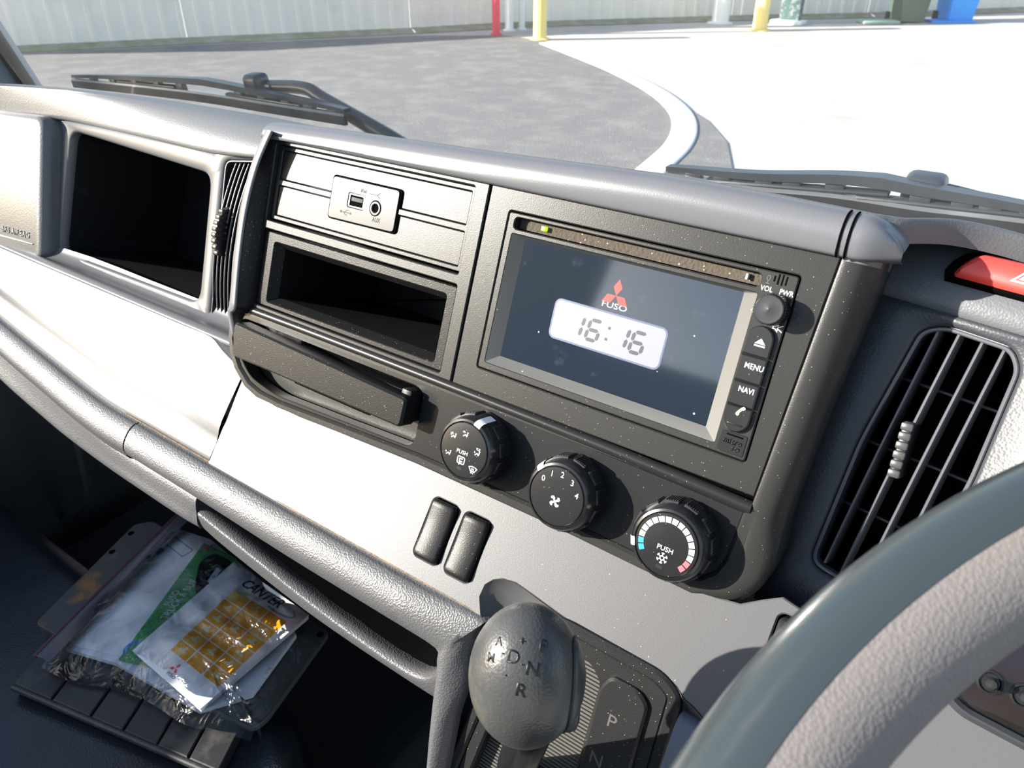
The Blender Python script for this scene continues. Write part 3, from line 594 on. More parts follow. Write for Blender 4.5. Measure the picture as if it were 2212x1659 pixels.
def seg7(cx, cy, w, h, on, t=2.2, sl=.12):
    x0, x1, y0, y1 = -w/2, w/2, -h/2, h/2; g = .35; out = []
    def S(L): return [(cx+a+b*sl, cy+b) for a, b in L]
    Hs = lambda y: [(x0+g, y), (x0+g+t/2, y+t/2), (x1-g-t/2, y+t/2), (x1-g, y), (x1-g-t/2, y-t/2), (x0+g+t/2, y-t/2)]
    Vs = lambda x, a, b: [(x, a+g), (x+t/2, a+g+t/2), (x+t/2, b-g-t/2), (x, b-g), (x-t/2, b-g-t/2), (x-t/2, a+g+t/2)]
    D_ = {'a': Hs(y1), 'g': Hs(0), 'd': Hs(y0), 'f': Vs(x0, 0, y1), 'e': Vs(x0, y0, 0), 'b': Vs(x1, 0, y1), 'c': Vs(x1, y0, 0)}
    return [S(D_[k]) for k in on]
segs = []
for q, on in (((1246, 702), 'bc'), ((1282, 714), 'acdefg'), ((1342, 728), 'bc'), ((1377, 741), 'acdefg')):
    u, v = PF.px(q, -6); segs += seg7(u, v, 7.4, 12.0, on)
u, v = PF.px((1312, 720), -6)
segs += [rr(u-.8, v-4.4, u+.8, v-2.8, 0), rr(u-.2, v+2.4, u+1.4, v+4, 0)]
decal('clock_digits', PF, segs, -5.9, .08, M['seg'], scr)
def diamonds(cx, cy, s):
    out = []
    for a in (90, 210, 330):
        c, n = math.cos(math.radians(a)), math.sin(math.radians(a)); px_, py_ = -n, c; h = s*.289
        out.append([(cx, cy), (cx+c*s*.5+px_*h, cy+n*s*.5+py_*h), (cx+c*s, cy+n*s), (cx+c*s*.5-px_*h, cy+n*s*.5-py_*h)])
    return out
u, v = PF.px((1331, 639), -6); decal('three_diamond_emblem', PF, diamonds(u, v, 9.6), -6, .08, M['logored'], scr)
u, v = PF.px((1327, 662), -6); lettering(PF, 'FUSO', u, v, 4.9, -6, M['logowhite'], scr, sx=1.4, bold=.02, th=.08)
rbox('disc_slot', PF, (-83.5, 40.8, -9), (70, 46.9, -6), 0, mat('slot_foam', (.06, .048, .036), .95, grain=(500, 1, .001), speck=(350, DUST, .25)), ST)
M['led'] = mat('green_led', (.2, .6, .05), .4, emit=(.42, 1, .03), estr=.55)
u, v = PF.px((1174, 494), -3); rbox('power_led', PF, (u-1.5, v-1.4, -6), (u+1.5, v+1.4, -2.6), .4, M['led'], ST)
u, v = PF.px((1613, 597), -3); rbox('slot_latch', PF, (u-.6, v-1.6, -7), (u+.6, v+1.6, -3), .3, M['whitepaint'], ST)
M['btn'] = mat('button_plastic', (.013, .013, .0135), .26, spec=.4, grain=(1500, .08, .0002), speck=(900, DUST, .03))
# volume knob
ku, kv = PF.px((1659.6, 668.5), 14); M['spun'] = mat('spun_black', (.05, .05, .05), .28, metal=.6)
vk = lathe('volume_knob', PF, ku, kv, [(7.8, 0), (7.8, 11.5), (7.3, 13.2)], M['btn'], ST, n=36)
lathe('knob_face', PF, ku, kv, [(7.1, 13.1), (6.9, 13.5), (1.2, 13.2), (.2, 13.5)], M['spun'], vk, n=36)
bm = bmesh.new()
for i in range(36):
    a = 2*math.pi*(i+.5)/36; f = PF.at(ku+7.8*math.cos(a), kv+7.8*math.sin(a), 1, math.degrees(a)); box_bm(bm, f, (-.2, -.35, 0), (.35, .35, 10.5))
bm2('knurl', bm, M['btn'], vk)
# button column
def colbtn(name, v0, v1, top, bot, r):
    u0, u1 = 71.9, 86.0
    if top: L = [(u0, v0), (u1, v0)] + [((u0+u1)/2+(u1-u0)/2*math.cos(a), v1-7.2+7.2*math.sin(a)) for a in np.linspace(0, math.pi, 14)]
    elif bot: L = [((u0+u1)/2+(u1-u0)/2*math.cos(a), v0+7.2+7.2*math.sin(a)) for a in np.linspace(math.pi, 2*math.pi, 14)] + [(u1, v1), (u0, v1)]
    else: L = rr(u0, v0, u1, v1, 0)
    return plate(name, PF, L, [], 3.2, -1, .7, M['btn'], ST)
b1 = colbtn('button', 5.9, 22.0, True, False, 0); b2 = colbtn('button', -8.4, 5.5, False, False, 0); b3 = colbtn('button', -21.6, -8.8, False, False, 0); b4 = colbtn('button', -36.0, -22.0, False, True, 0)
for o, l in ((b1, 'round-topped eject button'), (b2, 'menu button'), (b3, 'navi button'), (b4, 'round-ended button with green phone mark')): o['label'] = l
u, v = PF.px((1642, 742), 3.2); decal('eject_mark', PF, [[(u-2.8, v-.4), (u+2.8, v-.4), (u, v+2.6)], rr(u-2.8, v-1.8, u+2.8, v-1, 0)], 3.2, .08, M['white'], b1)
u, v = PF.px((1629, 794), 3.2); lettering(PF, 'MENU', u, v, 4.2, 3.2, M['white'], b2, bold=.02, sx=.88, th=.08)
u, v = PF.px((1612, 844), 3.2); lettering(PF, 'NAVI', u, v, 4.2, 3.2, M['white'], b3, bold=.02, sx=.88, th=.08)
u, v = PF.px((1600, 889), 3.2); M['greenprint'] = mat('green_print', (.35, .75, .25), .5)
decal('phone_mark', PF.at(u, v, 0, -35), [roundpoly([(-.9, -3), (.7, -3), (.7, -1.5), (.1, -1.2), (.1, 1.2), (.7, 1.5), (.7, 3), (-.9, 3), (-1.3, 1.5), (-1.3, -1.5)], .3, 2)], 3.2, .08, M['greenprint'], b4)
rbox('button_ridge', PF, (75, -32.2, 3), (83, -31.3, 3.7), .3, M['btn'], b4)
sd = plate('card_cover', PF, rr(72.8, -48.3, 87.2, -36.6, 1), [], .9, -2, .3, M['btn'], ST)
lettering(PF, 'micro', 80.1, -41.5, 4.6, .9, M['fascia_smooth'], sd, bold=.03, sx=.95, th=.3); lettering(PF, 'SD', 82.0, -45.4, 3.6, .9, M['fascia_smooth'], sd, bold=.03, sx=1.1, th=.3, shear=.3); rbox('finger_notch', PF, (76, -38.6, .4), (85, -37.7, 1.2), .2, M['cavity'], sd)
u, v = PF.px((1687, 605), .5); decal('microphone_slots', PF, [rr(u-3.6+i*2.0, v-h, u-2.7+i*2.0, v+h, .4) for i, h in enumerate((1.6, 2.8, 2.9, 2.4))], .4, .06, M['cavity'], ST)
u, v = PF.px((1660, 603), .5); decal('microphone_mark', PF, [(circ(u, v+.7, 1.0, 10, 1.5), [circ(u, v+.7, .6, 10, 1.1)]), rr(u-.2, v-2, u+.2, v-.9, 0), rr(u-1, v-2.3, u+1, v-1.9, 0)], .4, .06, M['greyprint'], ST)
for s, q in (('VOL', (1656, 624)), ('PWR', (1699, 634))):
    u, v = PF.px(q, .4); lettering(PF, s, u, v, 3.7, .4, M['white'], ST, bold=.02, sx=.9, th=.06)
u, v = PF.px((1679, 709), .4); decal('mute_mark', PF, [([(u-2.4, v-.8), (u-1.2, v-.8), (u+.4, v-2.2), (u+.4, v+2.2), (u-1.2, v+.8), (u-2.4, v+.8)], [[(u-1.9, v-.4), (u-1, v-.4), (u, v-1.3), (u, v+1.3), (u-1, v+.4), (u-1.9, v+.4)]]), [(u-.2, v+.3), (u+2.6, v+1.9), (u+2.8, v+1.5), (u, v-.1)], [(u-.2, v-.3), (u+2.6, v-1.9), (u+2.8, v-1.5), (u, v+.1)]], .4, .06, M['white'], ST)

# ------------------------------------------------------------------ heater control knobs
M['knobgrip'] = mat('grip_rubber', (.016, .016, .02), .38)
M['blueprint'] = mat('blue_print', (.02, .28, .68), .5); M['redprint'] = mat('red_print', (.75, .10, .12), .5)
def figure(u, v, s, arrows):                                   # seated figure icon
    P = [circ(u+2.0*s, v+2.0*s, .75*s, 10), [(u-2.6*s, v-1.6*s), (u-1.9*s, v-2.2*s), (u-.2*s, v-.6*s), (u+1.6*s, v-1.9*s), (u+2.6*s, v+.6*s), (u+1.7*s, v+.9*s), (u+1.1*s, v-.3*s), (u-.2*s, v+.6*s)]]
    if 'f' in arrows: P.append([(u-.4*s, v+2.0*s), (u-2.2*s, v+3.1*s), (u-2.2*s, v+2.3*s), (u-3.4*s, v+2.3*s), (u-3.4*s, v+1.7*s), (u-2.2*s, v+1.7*s), (u-2.2*s, v+.9*s)])
    if 'd' in arrows: P.append([(u-3.2*s, v-.4*s), (u-2.0*s, v+.2*s), (u-2.6*s, v+1.2*s), (u-3.4*s, v+1.0*s)])
    if 'w' in arrows: P.append(([(u-2*s, v+4.6*s), (u+2.4*s, v+4.6*s), (u+1.6*s, v+2.9*s), (u-1.2*s, v+2.9*s)], [[(u-1.4*s, v+4.2*s), (u+1.8*s, v+4.2*s), (u+1.3*s, v+3.2*s), (u-.9*s, v+3.2*s)]]))
    return P
def knob(q, label, ptr, R=22.4, fq=None, pads_from=-60, top=21.5):
    u, v = PF.px(q, 20); t = thing('control_knob', label, 'knob', PF.p(u, v, -4), 'heater control knobs'); f = PF.at(u, v, 0)
    lathe('collar', f, 0, 0, [(R+2.6, -4.5), (R+2.6, -3), (R+1.6, -1.8)], M['cavity'], t, n=48)
    lathe('body', f, 0, 0, [(R+.2, -3), (R+.2, 4), (R-.4, 13), (R-1.2, 17.5), (R-2.6, 20), (R-4.0, 20.6), (R-4.4, 20.0), (R-4.5, 18.5)], M['piano'], t, n=56)
    lathe('face', f, 0, 0, [(R-4.6, 17), (R-4.6, 20.2), (R-5.1, 20.8), (R-9, 21.1), (1, 21.2)], M['btn'], t, n=56)
    for i in range(12):                                        # ribbed grip pads around the side
        a = 15+30*i
        if abs((a-ptr+180) % 360-180) < 14: continue
        g = f.at(R*math.cos(math.radians(a)), R*math.sin(math.radians(a)), 0, a); bm = bmesh.new(); box_bm(bm, g, (-1.5, -4.3, 1), (.5, 4.3, 13.5), .4, 1)
        for k in range(6): box_bm(bm, g, (-.4, -3.6+k*1.32, 2), (.95, -3.6+k*1.32+.55, 12.5))
        bm2('grip_pad', bm, M['knobgrip'], t)
    a = math.radians(ptr); g = f.at((R-1.2)*math.cos(a), (R-1.2)*math.sin(a), 0, ptr)
    rows = [[g.p(x, y, w) for y in (-2.5, -.9, .9, 2.5)] for x, w in ((-3.0, 20.7), (-1.2, 20.5), (.2, 18.6), (1.0, 14.5), (1.4, 8), (1.4, 5))]
    loft('pointer_mark', rows, M['white'], t, su=2, sv=1); return t, f
k1, f1 = knob((1003, 972), 'left heater knob with air direction figures and a white mark on top', 72)
W_ = 21.15
ic = []
for (a, b), ar in (((-9.2, 6.6), 'fd'), ((-.6, 10.2), 'f'), ((10.6, 1.6), 'dw'), ((-10.6, -5.2), 'd')): ic += figure(a, b, .72, ar)
decal('air_direction_marks', f1, ic, W_, .08, M['white'], k1)
decal('demist_mark', f1, [([(6.3, -8.2), (8.4, -7.4), (11.2, -7.4), (13.2, -8.2), (11.4, -11), (8.2, -11)], [[(7.2, -8.5), (8.6, -7.9), (11, -7.9), (12.3, -8.5), (11.1, -10.5), (8.5, -10.5)]])] + [rr(8.6+i*.9, -12.2, 8.9+i*.9, -8.6, 0) for i in range(3)], W_, .08, M['white'], k1)
lettering(f1, 'PUSH', -.4, -1.6, 3.7, W_, M['white'], k1, bold=.006, th=.08)
decal('recirculation_mark', f1, [(rr(-3.2, -9.3, 2.8, -4.2, 1.2, 3), [rr(-2.6, -8.7, 2.2, -4.8, .8, 3)]), [(-1.6, -7.9), (1.2, -7.9), (1.2, -7.2), (-.9, -7.2), (-.9, -6.1), (1.0, -6.1), (1.0, -5.4), (-1.6, -5.4)], [(-1.4, -10.2), (.8, -8.6), (-1.4, -8.0)]], W_, .08, M['white'], k1)
decal('indicator', f1, [rr(-2.2, -13.2, 1.6, -11.4, .85, 3)], W_, .1, M['fascia'], k1)
k2, f2 = knob((1203, 1072), 'middle heater knob numbered 0 to 4 with a fan symbol', 138)
for s, (a, b) in zip('01234', ((-10.6, 7.6), (-5.8, 12.2), (1.0, 13.8), (8.2, 11.4), (12.6, 5.2))): lettering(f2, s, a, b, 5.0, W_, M['white'], k2, bold=.006, th=.08)
fan = []
for i in range(4):
    a = math.radians(45+90*i); fan.append([(.0+r*math.cos(a+d), -3+r*math.sin(a+d)) for r, d in ((.5, -.6), (2.2, -.62), (3.5, -.35), (3.8, .1), (3.2, .4), (2.2, .15), (.5, .5))])
decal('fan_mark', f2, fan + [circ(0, -3, .9, 10)], W_, .08, M['white'], k2)
k3, f3 = knob((1440, 1177), 'right heater knob with a blue to red temperature scale', 196)
tick = {'white': [], 'blueprint': [], 'redprint': []}
for i in range(17):
    a0 = 212-i*15.2; a1 = a0-12.4; c = 'blueprint' if i < 2 else ('redprint' if i > 14 else 'white')
    A = [math.radians(a0+(a1-a0)*k/3) for k in range(4)]
    tick[c].append([(15.9*math.cos(x), 15.9*math.sin(x)) for x in A] + [(12.8*math.cos(x), 12.8*math.sin(x)) for x in A[::-1]])
for c, L in tick.items(): decal('scale_marks', f3, L, W_-.25, .35, M[c], k3)
lettering(f3, 'PUSH', .2, -2.2, 4.0, W_, M['white'], k3, bold=.006, th=.08)
sn = []
for i in range(6):
    a = math.radians(60*i+30); c, n = math.cos(a), math.sin(a); L = lambda x, y: (-.2+x*c-y*n, -7.6+x*n+y*c)
    sn += [[L(1.0, -.22), L(3.2, -.22), L(3.2, .22), L(1.0, .22)], [L(1.9, 0), L(2.8, .9), L(3.1, .6), L(2.3, 0)], [L(1.9, 0), L(2.8, -.9), L(3.1, -.6), L(2.3, 0)]]
decal('snowflake_mark', f3, sn + [(circ(-.2, -7.6, 1.5, 6), [circ(-.2, -7.6, .95, 6)])], W_, .08, M['white'], k3)
decal('indicator', f3, [rr(-2.6, -14.0, 1.6, -12.0, .95, 3)], W_, .1, M['fascia'], k3)

# ------------------------------------------------------------------ blank switches, dimmer, hazard, vents
def blank(u0, v0, u1, v1, label):
    t = thing('blank_switch', label, 'switch', SF.p((u0+u1)/2, v0, 0), 'blank switches on the silver panel')
    plate('socket', SF, rr(u0-.6, v0-.6, u1+.6, v1+.6, 4), [], -3, -8, 0, M['cavity'], t)
    rows = []; mid = (v0+v1)/2; hf_ = (v1-v0)/2
    for v, k in ((v0+.9, -9), (v0+.9, -2.6), (v0+1.5, -1.0), (v0+3.0, -.15), (v0+6, 0), (v0+12, 0), (mid-4, 0), (mid+4, 0), (v1-12, 0), (v1-6, 0), (v1-3.0, -.15), (v1-1.5, -1.0), (v1-.9, -2.6), (v1-.9, -9)):
        h = 3.0+1.8*((v-mid)/hf_)**2+k; c_ = max(0, 3.4-min(v-v0, v1-v))*.55; a, b = u0+.9+c_, u1-.9-c_
        rows.append([SF.p(x, v, w) for x, w in ((a, -4), (a, h-1.8), (a+.7, h-.6), (a+2.4, h), ((a+b)/2, h+.15), (b-2.4, h), (b-.7, h-.6), (b, h-1.8), (b, -4))])
    loft('rocker', rows, M['black'], t, su=1, ang=60)
blank(-98.5, -54.5, -76.5, -12.5, 'left of two blank black switches on the silver panel')
blank(-71.8, -55.0, -50.0, -12.2, 'right of two blank black switches on the silver panel, nearer the gear lever')
t = thing('dimmer_switch', 'gloss black switch with white cog mark behind the steering wheel', 'switch', SF.p(140, -19, 0))
plate('socket', SF, rr(128, -19, 152, 11, 4), [], -3, -8, 0, M['cavity'], t); plate('rocker', SF, rr(129.2, -18, 151, 9.6, 3.5), [], 3.4, -4, 1.8, M['piano'], t)
cog = [((139.5+(4.6 if i % 2 == 0 else 3.5)*math.cos(math.pi*2*(i+d)/16), -1+(4.6 if i % 2 == 0 else 3.5)*math.sin(math.pi*2*(i+d)/16))) for i in range(16) for d in (-.25, .25)]
decal('cog_mark', SF, [(cog, [circ(139.5, -1, 1.6, 12)])], 3.4, .08, M['white'], t)
HF = VF.at(0, 102, -4.5); HF = Fr(HF.o, VF.x, VF.y*.90 - VF.z*.44)
HZ = [(-19, -9.5), (-20.5, -5), (-19, 1), (-15.5, 6.5), (-11, 9), (70, 10.5), (70, -9.5)]
hz = thing('hazard_switch', 'red hazard warning switch set in the dash top', 'switch', HF.p(20, 0, 0))
plate('well', HF, HZ, [], 2.4, -12, .5, M['cavity'], hz); 
plate('rocker', HF, roundpoly([(-16, -8), (-13.5, 0), (-8.5, 7.5), (68, 9), (68, -8)], 3, 4), [], 6.0, -6, 2.4, M['red'], hz, ang=60)
decal('warning_triangle', HF, [([(9, -4.6), (23, -4.6), (16, 6.5)], [[(10.6, -3.7), (21.4, -3.7), (16, 4.8)]]), ([(12.2, -2.8), (19.8, -2.8), (16, 3.2)], [[(13.6, -2.0), (18.4, -2.0), (16, 1.7)]])], 6.0, .1, M['white'], hz)
# driver side vent
M['ventblk'] = mat('vent_black', (.015, .016, .018), .4); M['ventedge'] = mat('vent_satin', (.07, .075, .085), .30)
vt = thing('air_vent', 'black air vent with four upright slats right of the stereo', 'air vent', VF.p(0, -78, 0))
plate('vent_rim', VF, inset(VV, .4), [inset(VV, 2.6)], -1.5, -14, .6, M['ventedge'], vt)
cavity('vent_box', VF, inset(VV, 1.5), -3, -60, .85, M['cavity'], vt)
TB = [(-12.3, 68.5), (-2.7, 69.8), (8.4, 70), (18.5, 68.5)]; BB = [(-17.9, -72), (-8.4, -73.5), (3, -75), (14.5, -76)]
for a, b in zip(TB, BB):
    rows = []
    for k in range(9):
        s = k/8; u = a[0]+(b[0]-a[0])*s; v = a[1]+(b[1]-a[1])*s; bow = 2.6*math.sin(math.pi*s)
        rows.append([VF.p(u-.9, v, -4+bow), VF.p(u-.5, v, -3.3+bow), VF.p(u+.5, v, -3.3+bow), VF.p(u+.9, v, -4+bow), VF.p(u+.9, v, -16+bow*.3), VF.p(u-.9, v, -16+bow*.3)])
    loft('slat', rows, M['ventedge'], vt, su=1, sv=1, closed=True)
for v in (38.4, -.5, -38):
    rbox('cross_slat', VF, (-27, v-.8, -24), (31, v+.8, -15), .4, M['ventblk'], vt)
g = VF.at(-4.6, 4.2, -1, 7); bm = bmesh.new()
lv = rbox('lever', g, (-2.6, -15.5, -14), (2.6, 15.5, 3.5), 1.2, M['ventblk'], vt)
for k in range(6): rbox('lever_rib', g, (-3.1, -15+k*5.1, 2), (3.1, -15+k*5.1+4.4, 5.4), 1.1, mat('lever_grey', (.05, .05, .052), .3) if k == 0 else bpy.data.materials['lever_grey'], lv)
# passenger side vent
vt = thing('air_vent', 'narrow black air vent seen edge-on left of the usb panel', 'air vent', PF.p(-380, -104, W_L))
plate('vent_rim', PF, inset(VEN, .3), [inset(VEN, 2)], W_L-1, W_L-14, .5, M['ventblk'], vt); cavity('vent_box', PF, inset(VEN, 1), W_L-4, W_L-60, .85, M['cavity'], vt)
for k in range(6):
    u = -399+k*5.2; rows = []
    for j in range(13):
        s = j/12; v = 40-138*s; bow = 7*math.sin(math.pi*min(max(s, 0), 1))**.8; uu = u+5-4.5*math.sin(math.pi*s*.9)-2*s
        rows.append([PF.p(uu-.5, v, W_L-5+bow), PF.p(uu-.3, v, W_L-4.6+bow), PF.p(uu+.4, v, W_L-5.2+bow), PF.p(uu+.4, v, W_L-30), PF.p(uu-.5, v, W_L-30)])
    sl_ = loft('slat', rows, M['cavity'], vt, su=1, closed=True)
    loft('slat_edge_glint', [[V3(p) for p in (r[0], r[1]+PF.z*.0004, r[1]+PF.z*.0004+PF.x*.0004, r[2])] for r in rows], M['padsmooth'], sl_, su=1)  # pale strip paints the sun catching each slat's front edge
lv = loft('lever', [[PF.p(-391+d, v, W_L+a) for d, a in ((-2.5, -10), (-2.5, h), (2.5, h), (2.5, -10))] for v, h in ((2, -2), (-3, 6), (-14, 11), (-26, 11), (-38, 6), (-43, -2))], M['ventblk'], vt, su=1, sv=3, closed=True)
for k in range(8):
    s = (k+.5)/8; v = -1-41*s; h = 11.5*math.sin(math.pi*(.12+.76*s))**.7
    rbox('lever_rib', PF, (-394.2, v-1.9, W_L-4), (-388, v+1.9, W_L+h+1), .9, M['piano'], lv)
# ------------------------------------------------------------------ airbag lid
M['lid'] = mat('lid_plastic', (.11, .11, .113), .36, leather=(700, .25, .0005))
LF = Fr(PF.p(-668, 40, -14), PF.x*math.cos(.12) + V3((0, 1, 0))*math.sin(.12), PF.y)
al = thing('airbag_lid', 'large padded airbag lid at the far left of the dashboard', 'lid', LF.p(-80, -150, 0))
LL = roundpoly([(-250, -152), (4, -146), (-3, -3), (-250, -6)], 12, 5); bm = bmesh.new(); n = len(LL); RR = []
for q, w in ((inset(LL, -5), -24), (inset(LL, -4), -8), (inset(LL, -2), -2), (LL, 0), (inset(LL, 3), 1.6)): RR.append([bm.verts.new(LF.p(a, b, w)) for a, b in q])
for A, B_ in zip(RR, RR[1:]):
    for i in range(n): bm.faces.new((A[i], A[(i+1) % n], B_[(i+1) % n], B_[i]))
bm.faces.new(RR[-1]); bm2('panel', bm, M['lid'], al, ang=50)
lettering(LF, 'SRS AIRBAG', -38, -123, 9, 1.6, M['pad'], al, th=.5, bold=.02); rbox('ridge_line', LF, (-120, -131.4, 1), (-8, -130, 2.6), .4, M['frame'], al)

# ------------------------------------------------------------------ gear shift
M['shift'] = mat('shift_plate_black', (.013, .013, .0135), .42, spec=.3, grain=(1200, .5, .0003), speck=(800, DUST, .10)); M['knobskin'] = mat('knob_vinyl', (.045, .046, .046), .33, leather=(700, .25, .0005), mottle=(35, (.085, .082, .066), .55, .75)); M['knobsmooth'] = mat('knob_smooth', (.040, .041, .042), .36)
gp = thing('gear_shift_plate', 'black gear selector plate with engraved letters and ribbed slide', 'gear plate', GF.p(30, -180, 0))
GO = roundpoly([(-54, -190), (97, -190), (97, 26), (84, 34.5), (14, 36), (-8, 24), (-18, 0), (-28, -45), (-40, -115)], 12, 5); GI = roundpoly([(-30, -178), (46.5, -178), (49.5, 8), (40, 17), (14, 17), (2, 8), (-8, -20), (-22, -110)], 5, 4)
GR = inset(GO, 7.5)
M['slide'] = mat('slide_grey', (.075, .073, .066), .5)
plate('outer_frame', GF, GO, [GR], 3, -12, 1.6, M['shift'], gp); pt = plate('letter_plate', GF, inset(GR, -.5), [GI], 1.2, -12, 1.5, M['shift'], gp)
plate('raised_block', GF, roundpoly([(51, -178), (81, -178), (81, 12), (74, 18), (56, 18), (51, 8)], 4, 4), [], 4.6, 0, 1.5, M['shift'], gp)
for s, q in (('P', (1321, 1560)), ('N', (1287, 1641))):
    u, v = GF.px(q, 4.6); lettering(GF, s, u, v, 12, 4.55, M['slide'], gp, bold=.0, th=.12)
bm = bmesh.new()
for k in range(70):
    v = 10-2.6*k; box_bm(bm, GF, (-24, v-1.0, -11), (50, v+.5, -8.6))
box_bm(bm, GF, (-26, -190, -13), (52, 16, -10.6)); bm2('ribbed_slide', bm, M['slide'], gp, smooth=False)
gl_ = thing('gear_lever', 'black egg shaped gear lever knob with engraved shift pattern', 'gear lever', GF.p(12, -60, -8))
KC = CAM + ray(1136, 1459)*.358; vdir = CAM-KC; vdir /= np.linalg.norm(vdir)
axis = V3((-.06, .12, .99)); axis /= np.linalg.norm(axis)
KF = Fr(KC, _rt*1.0+V3((0, 0, -.02)), axis); KA, KB, KD = 27.2, 37.0, 27.5
NB = 48; bm = bmesh.new(); rings = []
for i in range(1, 32):
    t = math.pi*i/32-math.pi/2; b = math.sin(t); rad = math.cos(t); rings.append([bm.verts.new(KF.p(KA*rad*math.cos(2*math.pi*j/NB), KB*b, KD*rad*math.sin(2*math.pi*j/NB))) for j in range(NB)])
for A, B_ in zip(rings, rings[1:]):
    for j in range(NB): bm.faces.new((A[j], A[(j+1) % NB], B_[(j+1) % NB], B_[j]))
bm.faces.new(rings[0]); bm.faces.new(rings[-1]); kb = bm2('knob', bm, M['knobskin'], gl_, ang=60)
def egg(q):                                                    # where a photographed mark sits on the egg, and a wrapper that lays letters on it
    B3 = np.array([KF.x/KA, KF.y/KB, KF.z/KD])*1000; o_, d_ = B3 @ (CAM-KF.o), B3 @ ray(*q)
    A_, Bq, Cq = d_ @ d_, 2*o_ @ d_, o_ @ o_-1; disc = max(Bq*Bq-4*A_*Cq, 0); h = CAM+ray(*q)*((-Bq-math.sqrt(disc))/(2*A_))
    s_ = B3 @ (h-KF.o); nrm_ = KF.x*s_[0]/KA+KF.y*s_[1]/KB+KF.z*s_[2]/KD; nrm_ /= np.linalg.norm(nrm_)
    lf = Fr(h, _rt-nrm_*(_rt @ nrm_), np.cross(nrm_, _rt))
    def f(co):
        c_, n_ = math.cos(-.18), math.sin(-.18); p = lf.p(co.x*c_-co.y*n_, co.x*n_+co.y*c_, 0); e_ = B3 @ (p-KF.o); r_ = np.linalg.norm(e_); p = KF.o+(p-KF.o)/r_
        return p+nrm_*(.00012+co.z*.001)
    return f
M['engrave'] = mat('engraved_dark', (.008, .008, .009), .5)
for s, q in (('P', (1173, 1397)), ('D', (1108, 1420)), ('N', (1150, 1446)), ('A', (1078, 1386)), ('M', (1061, 1421)), ('R', (1124, 1492)), ('+', (1128, 1386)), ('-', (1128, 1433)), ('-', (1086, 1409)), ('-', (1092, 1456))):
    lettering(KF, s, 0, 0, 8.4 if s in 'PDNR' else 5.6, 0, M['engrave'], kb, wrap=egg(q), th=.08, bold=.01)
tb = []; 
bm = bmesh.new()                                              # side button with its groove
for k, (ra, rb, out_) in enumerate(((13.5, 24, 1.0), (12.5, 23, 1.5), (11.0, 21, 1.7))): pass
G_ = []
def side(th, ph, lift):
    b = math.sin(ph); c = math.cos(ph); return KF.p((KA+lift)*c*math.cos(th), (KB+lift)*b, (KD+lift)*c*math.sin(th))
for rad, lift in ((1.0, -.6), (.96, .5), (.88, .9), (.6, 1.1), (.3, 1.15)): G_.append([bm.verts.new(side(.12+rad*.62*math.cos(2*math.pi*j/36), -.12+rad*.78*math.sin(2*math.pi*j/36), lift)) for j in range(36)])
for A, B_ in zip(G_, G_[1:]):
    for j in range(36): bm.faces.new((A[j], A[(j+1) % 36], B_[(j+1) % 36], B_[j]))
bm.faces.new(G_[-1]); bm2('side_button', bm, M['knobsmooth'], gl_, ang=60)
bm = bmesh.new(); A = [side(.12+.63*math.cos(2*math.pi*j/48), -.12+.79*math.sin(2*math.pi*j/48), .05) for j in range(49)]; tube_bm(bm, A, .0009, 6); bm2('button_groove', bm, M['engrave'], kb)
tube('stem', [KF.p(0, -28, -4), KF.p(3, -46, -8), GF.p(14, -75, 10), GF.p(14, -82, -12)], .0115, M['piano'], gl_, n=16, su=3)
rbox('stem_collar', Fr(KF.p(6, -20, -8), KF.x, KF.y), (-17, -22, -16), (22, 14, 6), 5, M['knobsmooth'], gl_)

# ------------------------------------------------------------------ steering wheel
SC = V3((.363, -.277, .018)); e1 = V3((1, 0, 0)); a25 = math.radians(25); e2 = V3((0, math.cos(a25), math.sin(a25))); e3 = np.cross(e1, e2); RW, RT = .205, .0175
sw = thing('steering_wheel', 'dark steering wheel rim with smooth outer half and leather grain grip', 'steering wheel', SC - e3*.05)
M['rimsmooth'] = mat('rim_smooth', (.026, .034, .038), .24); M['rimgrip'] = mat('rim_grip', (.165, .148, .138), .5, leather=(1000, .35, .0005))
def rimband(name, t0, t1, r, m, k=16):
    bm = bmesh.new(); NT_ = 160; rings = []
    for i in range(NT_):
        a = 2*math.pi*i/NT_; ro = e1*math.cos(a)+e2*math.sin(a)
        rings.append([bm.verts.new(SC+ro*RW+r*(ro*math.cos(math.radians(t))+e3*math.sin(math.radians(t)))) for t in np.linspace(t0, t1, k)])
    for i in range(NT_):
        A, B_ = rings[i], rings[(i+1) % NT_]
        for j in range(k-1): bm.faces.new((A[j], A[j+1], B_[j+1], B_[j]))
    return bm2(name, bm, m, sw, ang=60)
rimband('rim', -95, 90.5, RT, M['rimsmooth']); rimband('rim_grip', 90, 265.5, RT-.0002, M['rimgrip'])
hf = Fr(SC-e3*.055, e1, e2); lathe('hub', hf, 0, 0, [(62, -20), (70, 0), (66, 22), (50, 32), (10, 35)], M['rimgrip'], sw, n=40)
for a in (200, 340, 270):
    ro = e1*math.cos(math.radians(a))+e2*math.sin(math.radians(a)); tube('spoke', [SC-e3*.045+ro*.05, SC-e3*.03+ro*.12, SC+ro*.196], [.018, .015, .013], M['rimsmooth'], sw, n=12, su=4)
tube('column', [SC-e3*.07, SC-e3*.22], .035, M['doorcard'], sw, n=24)
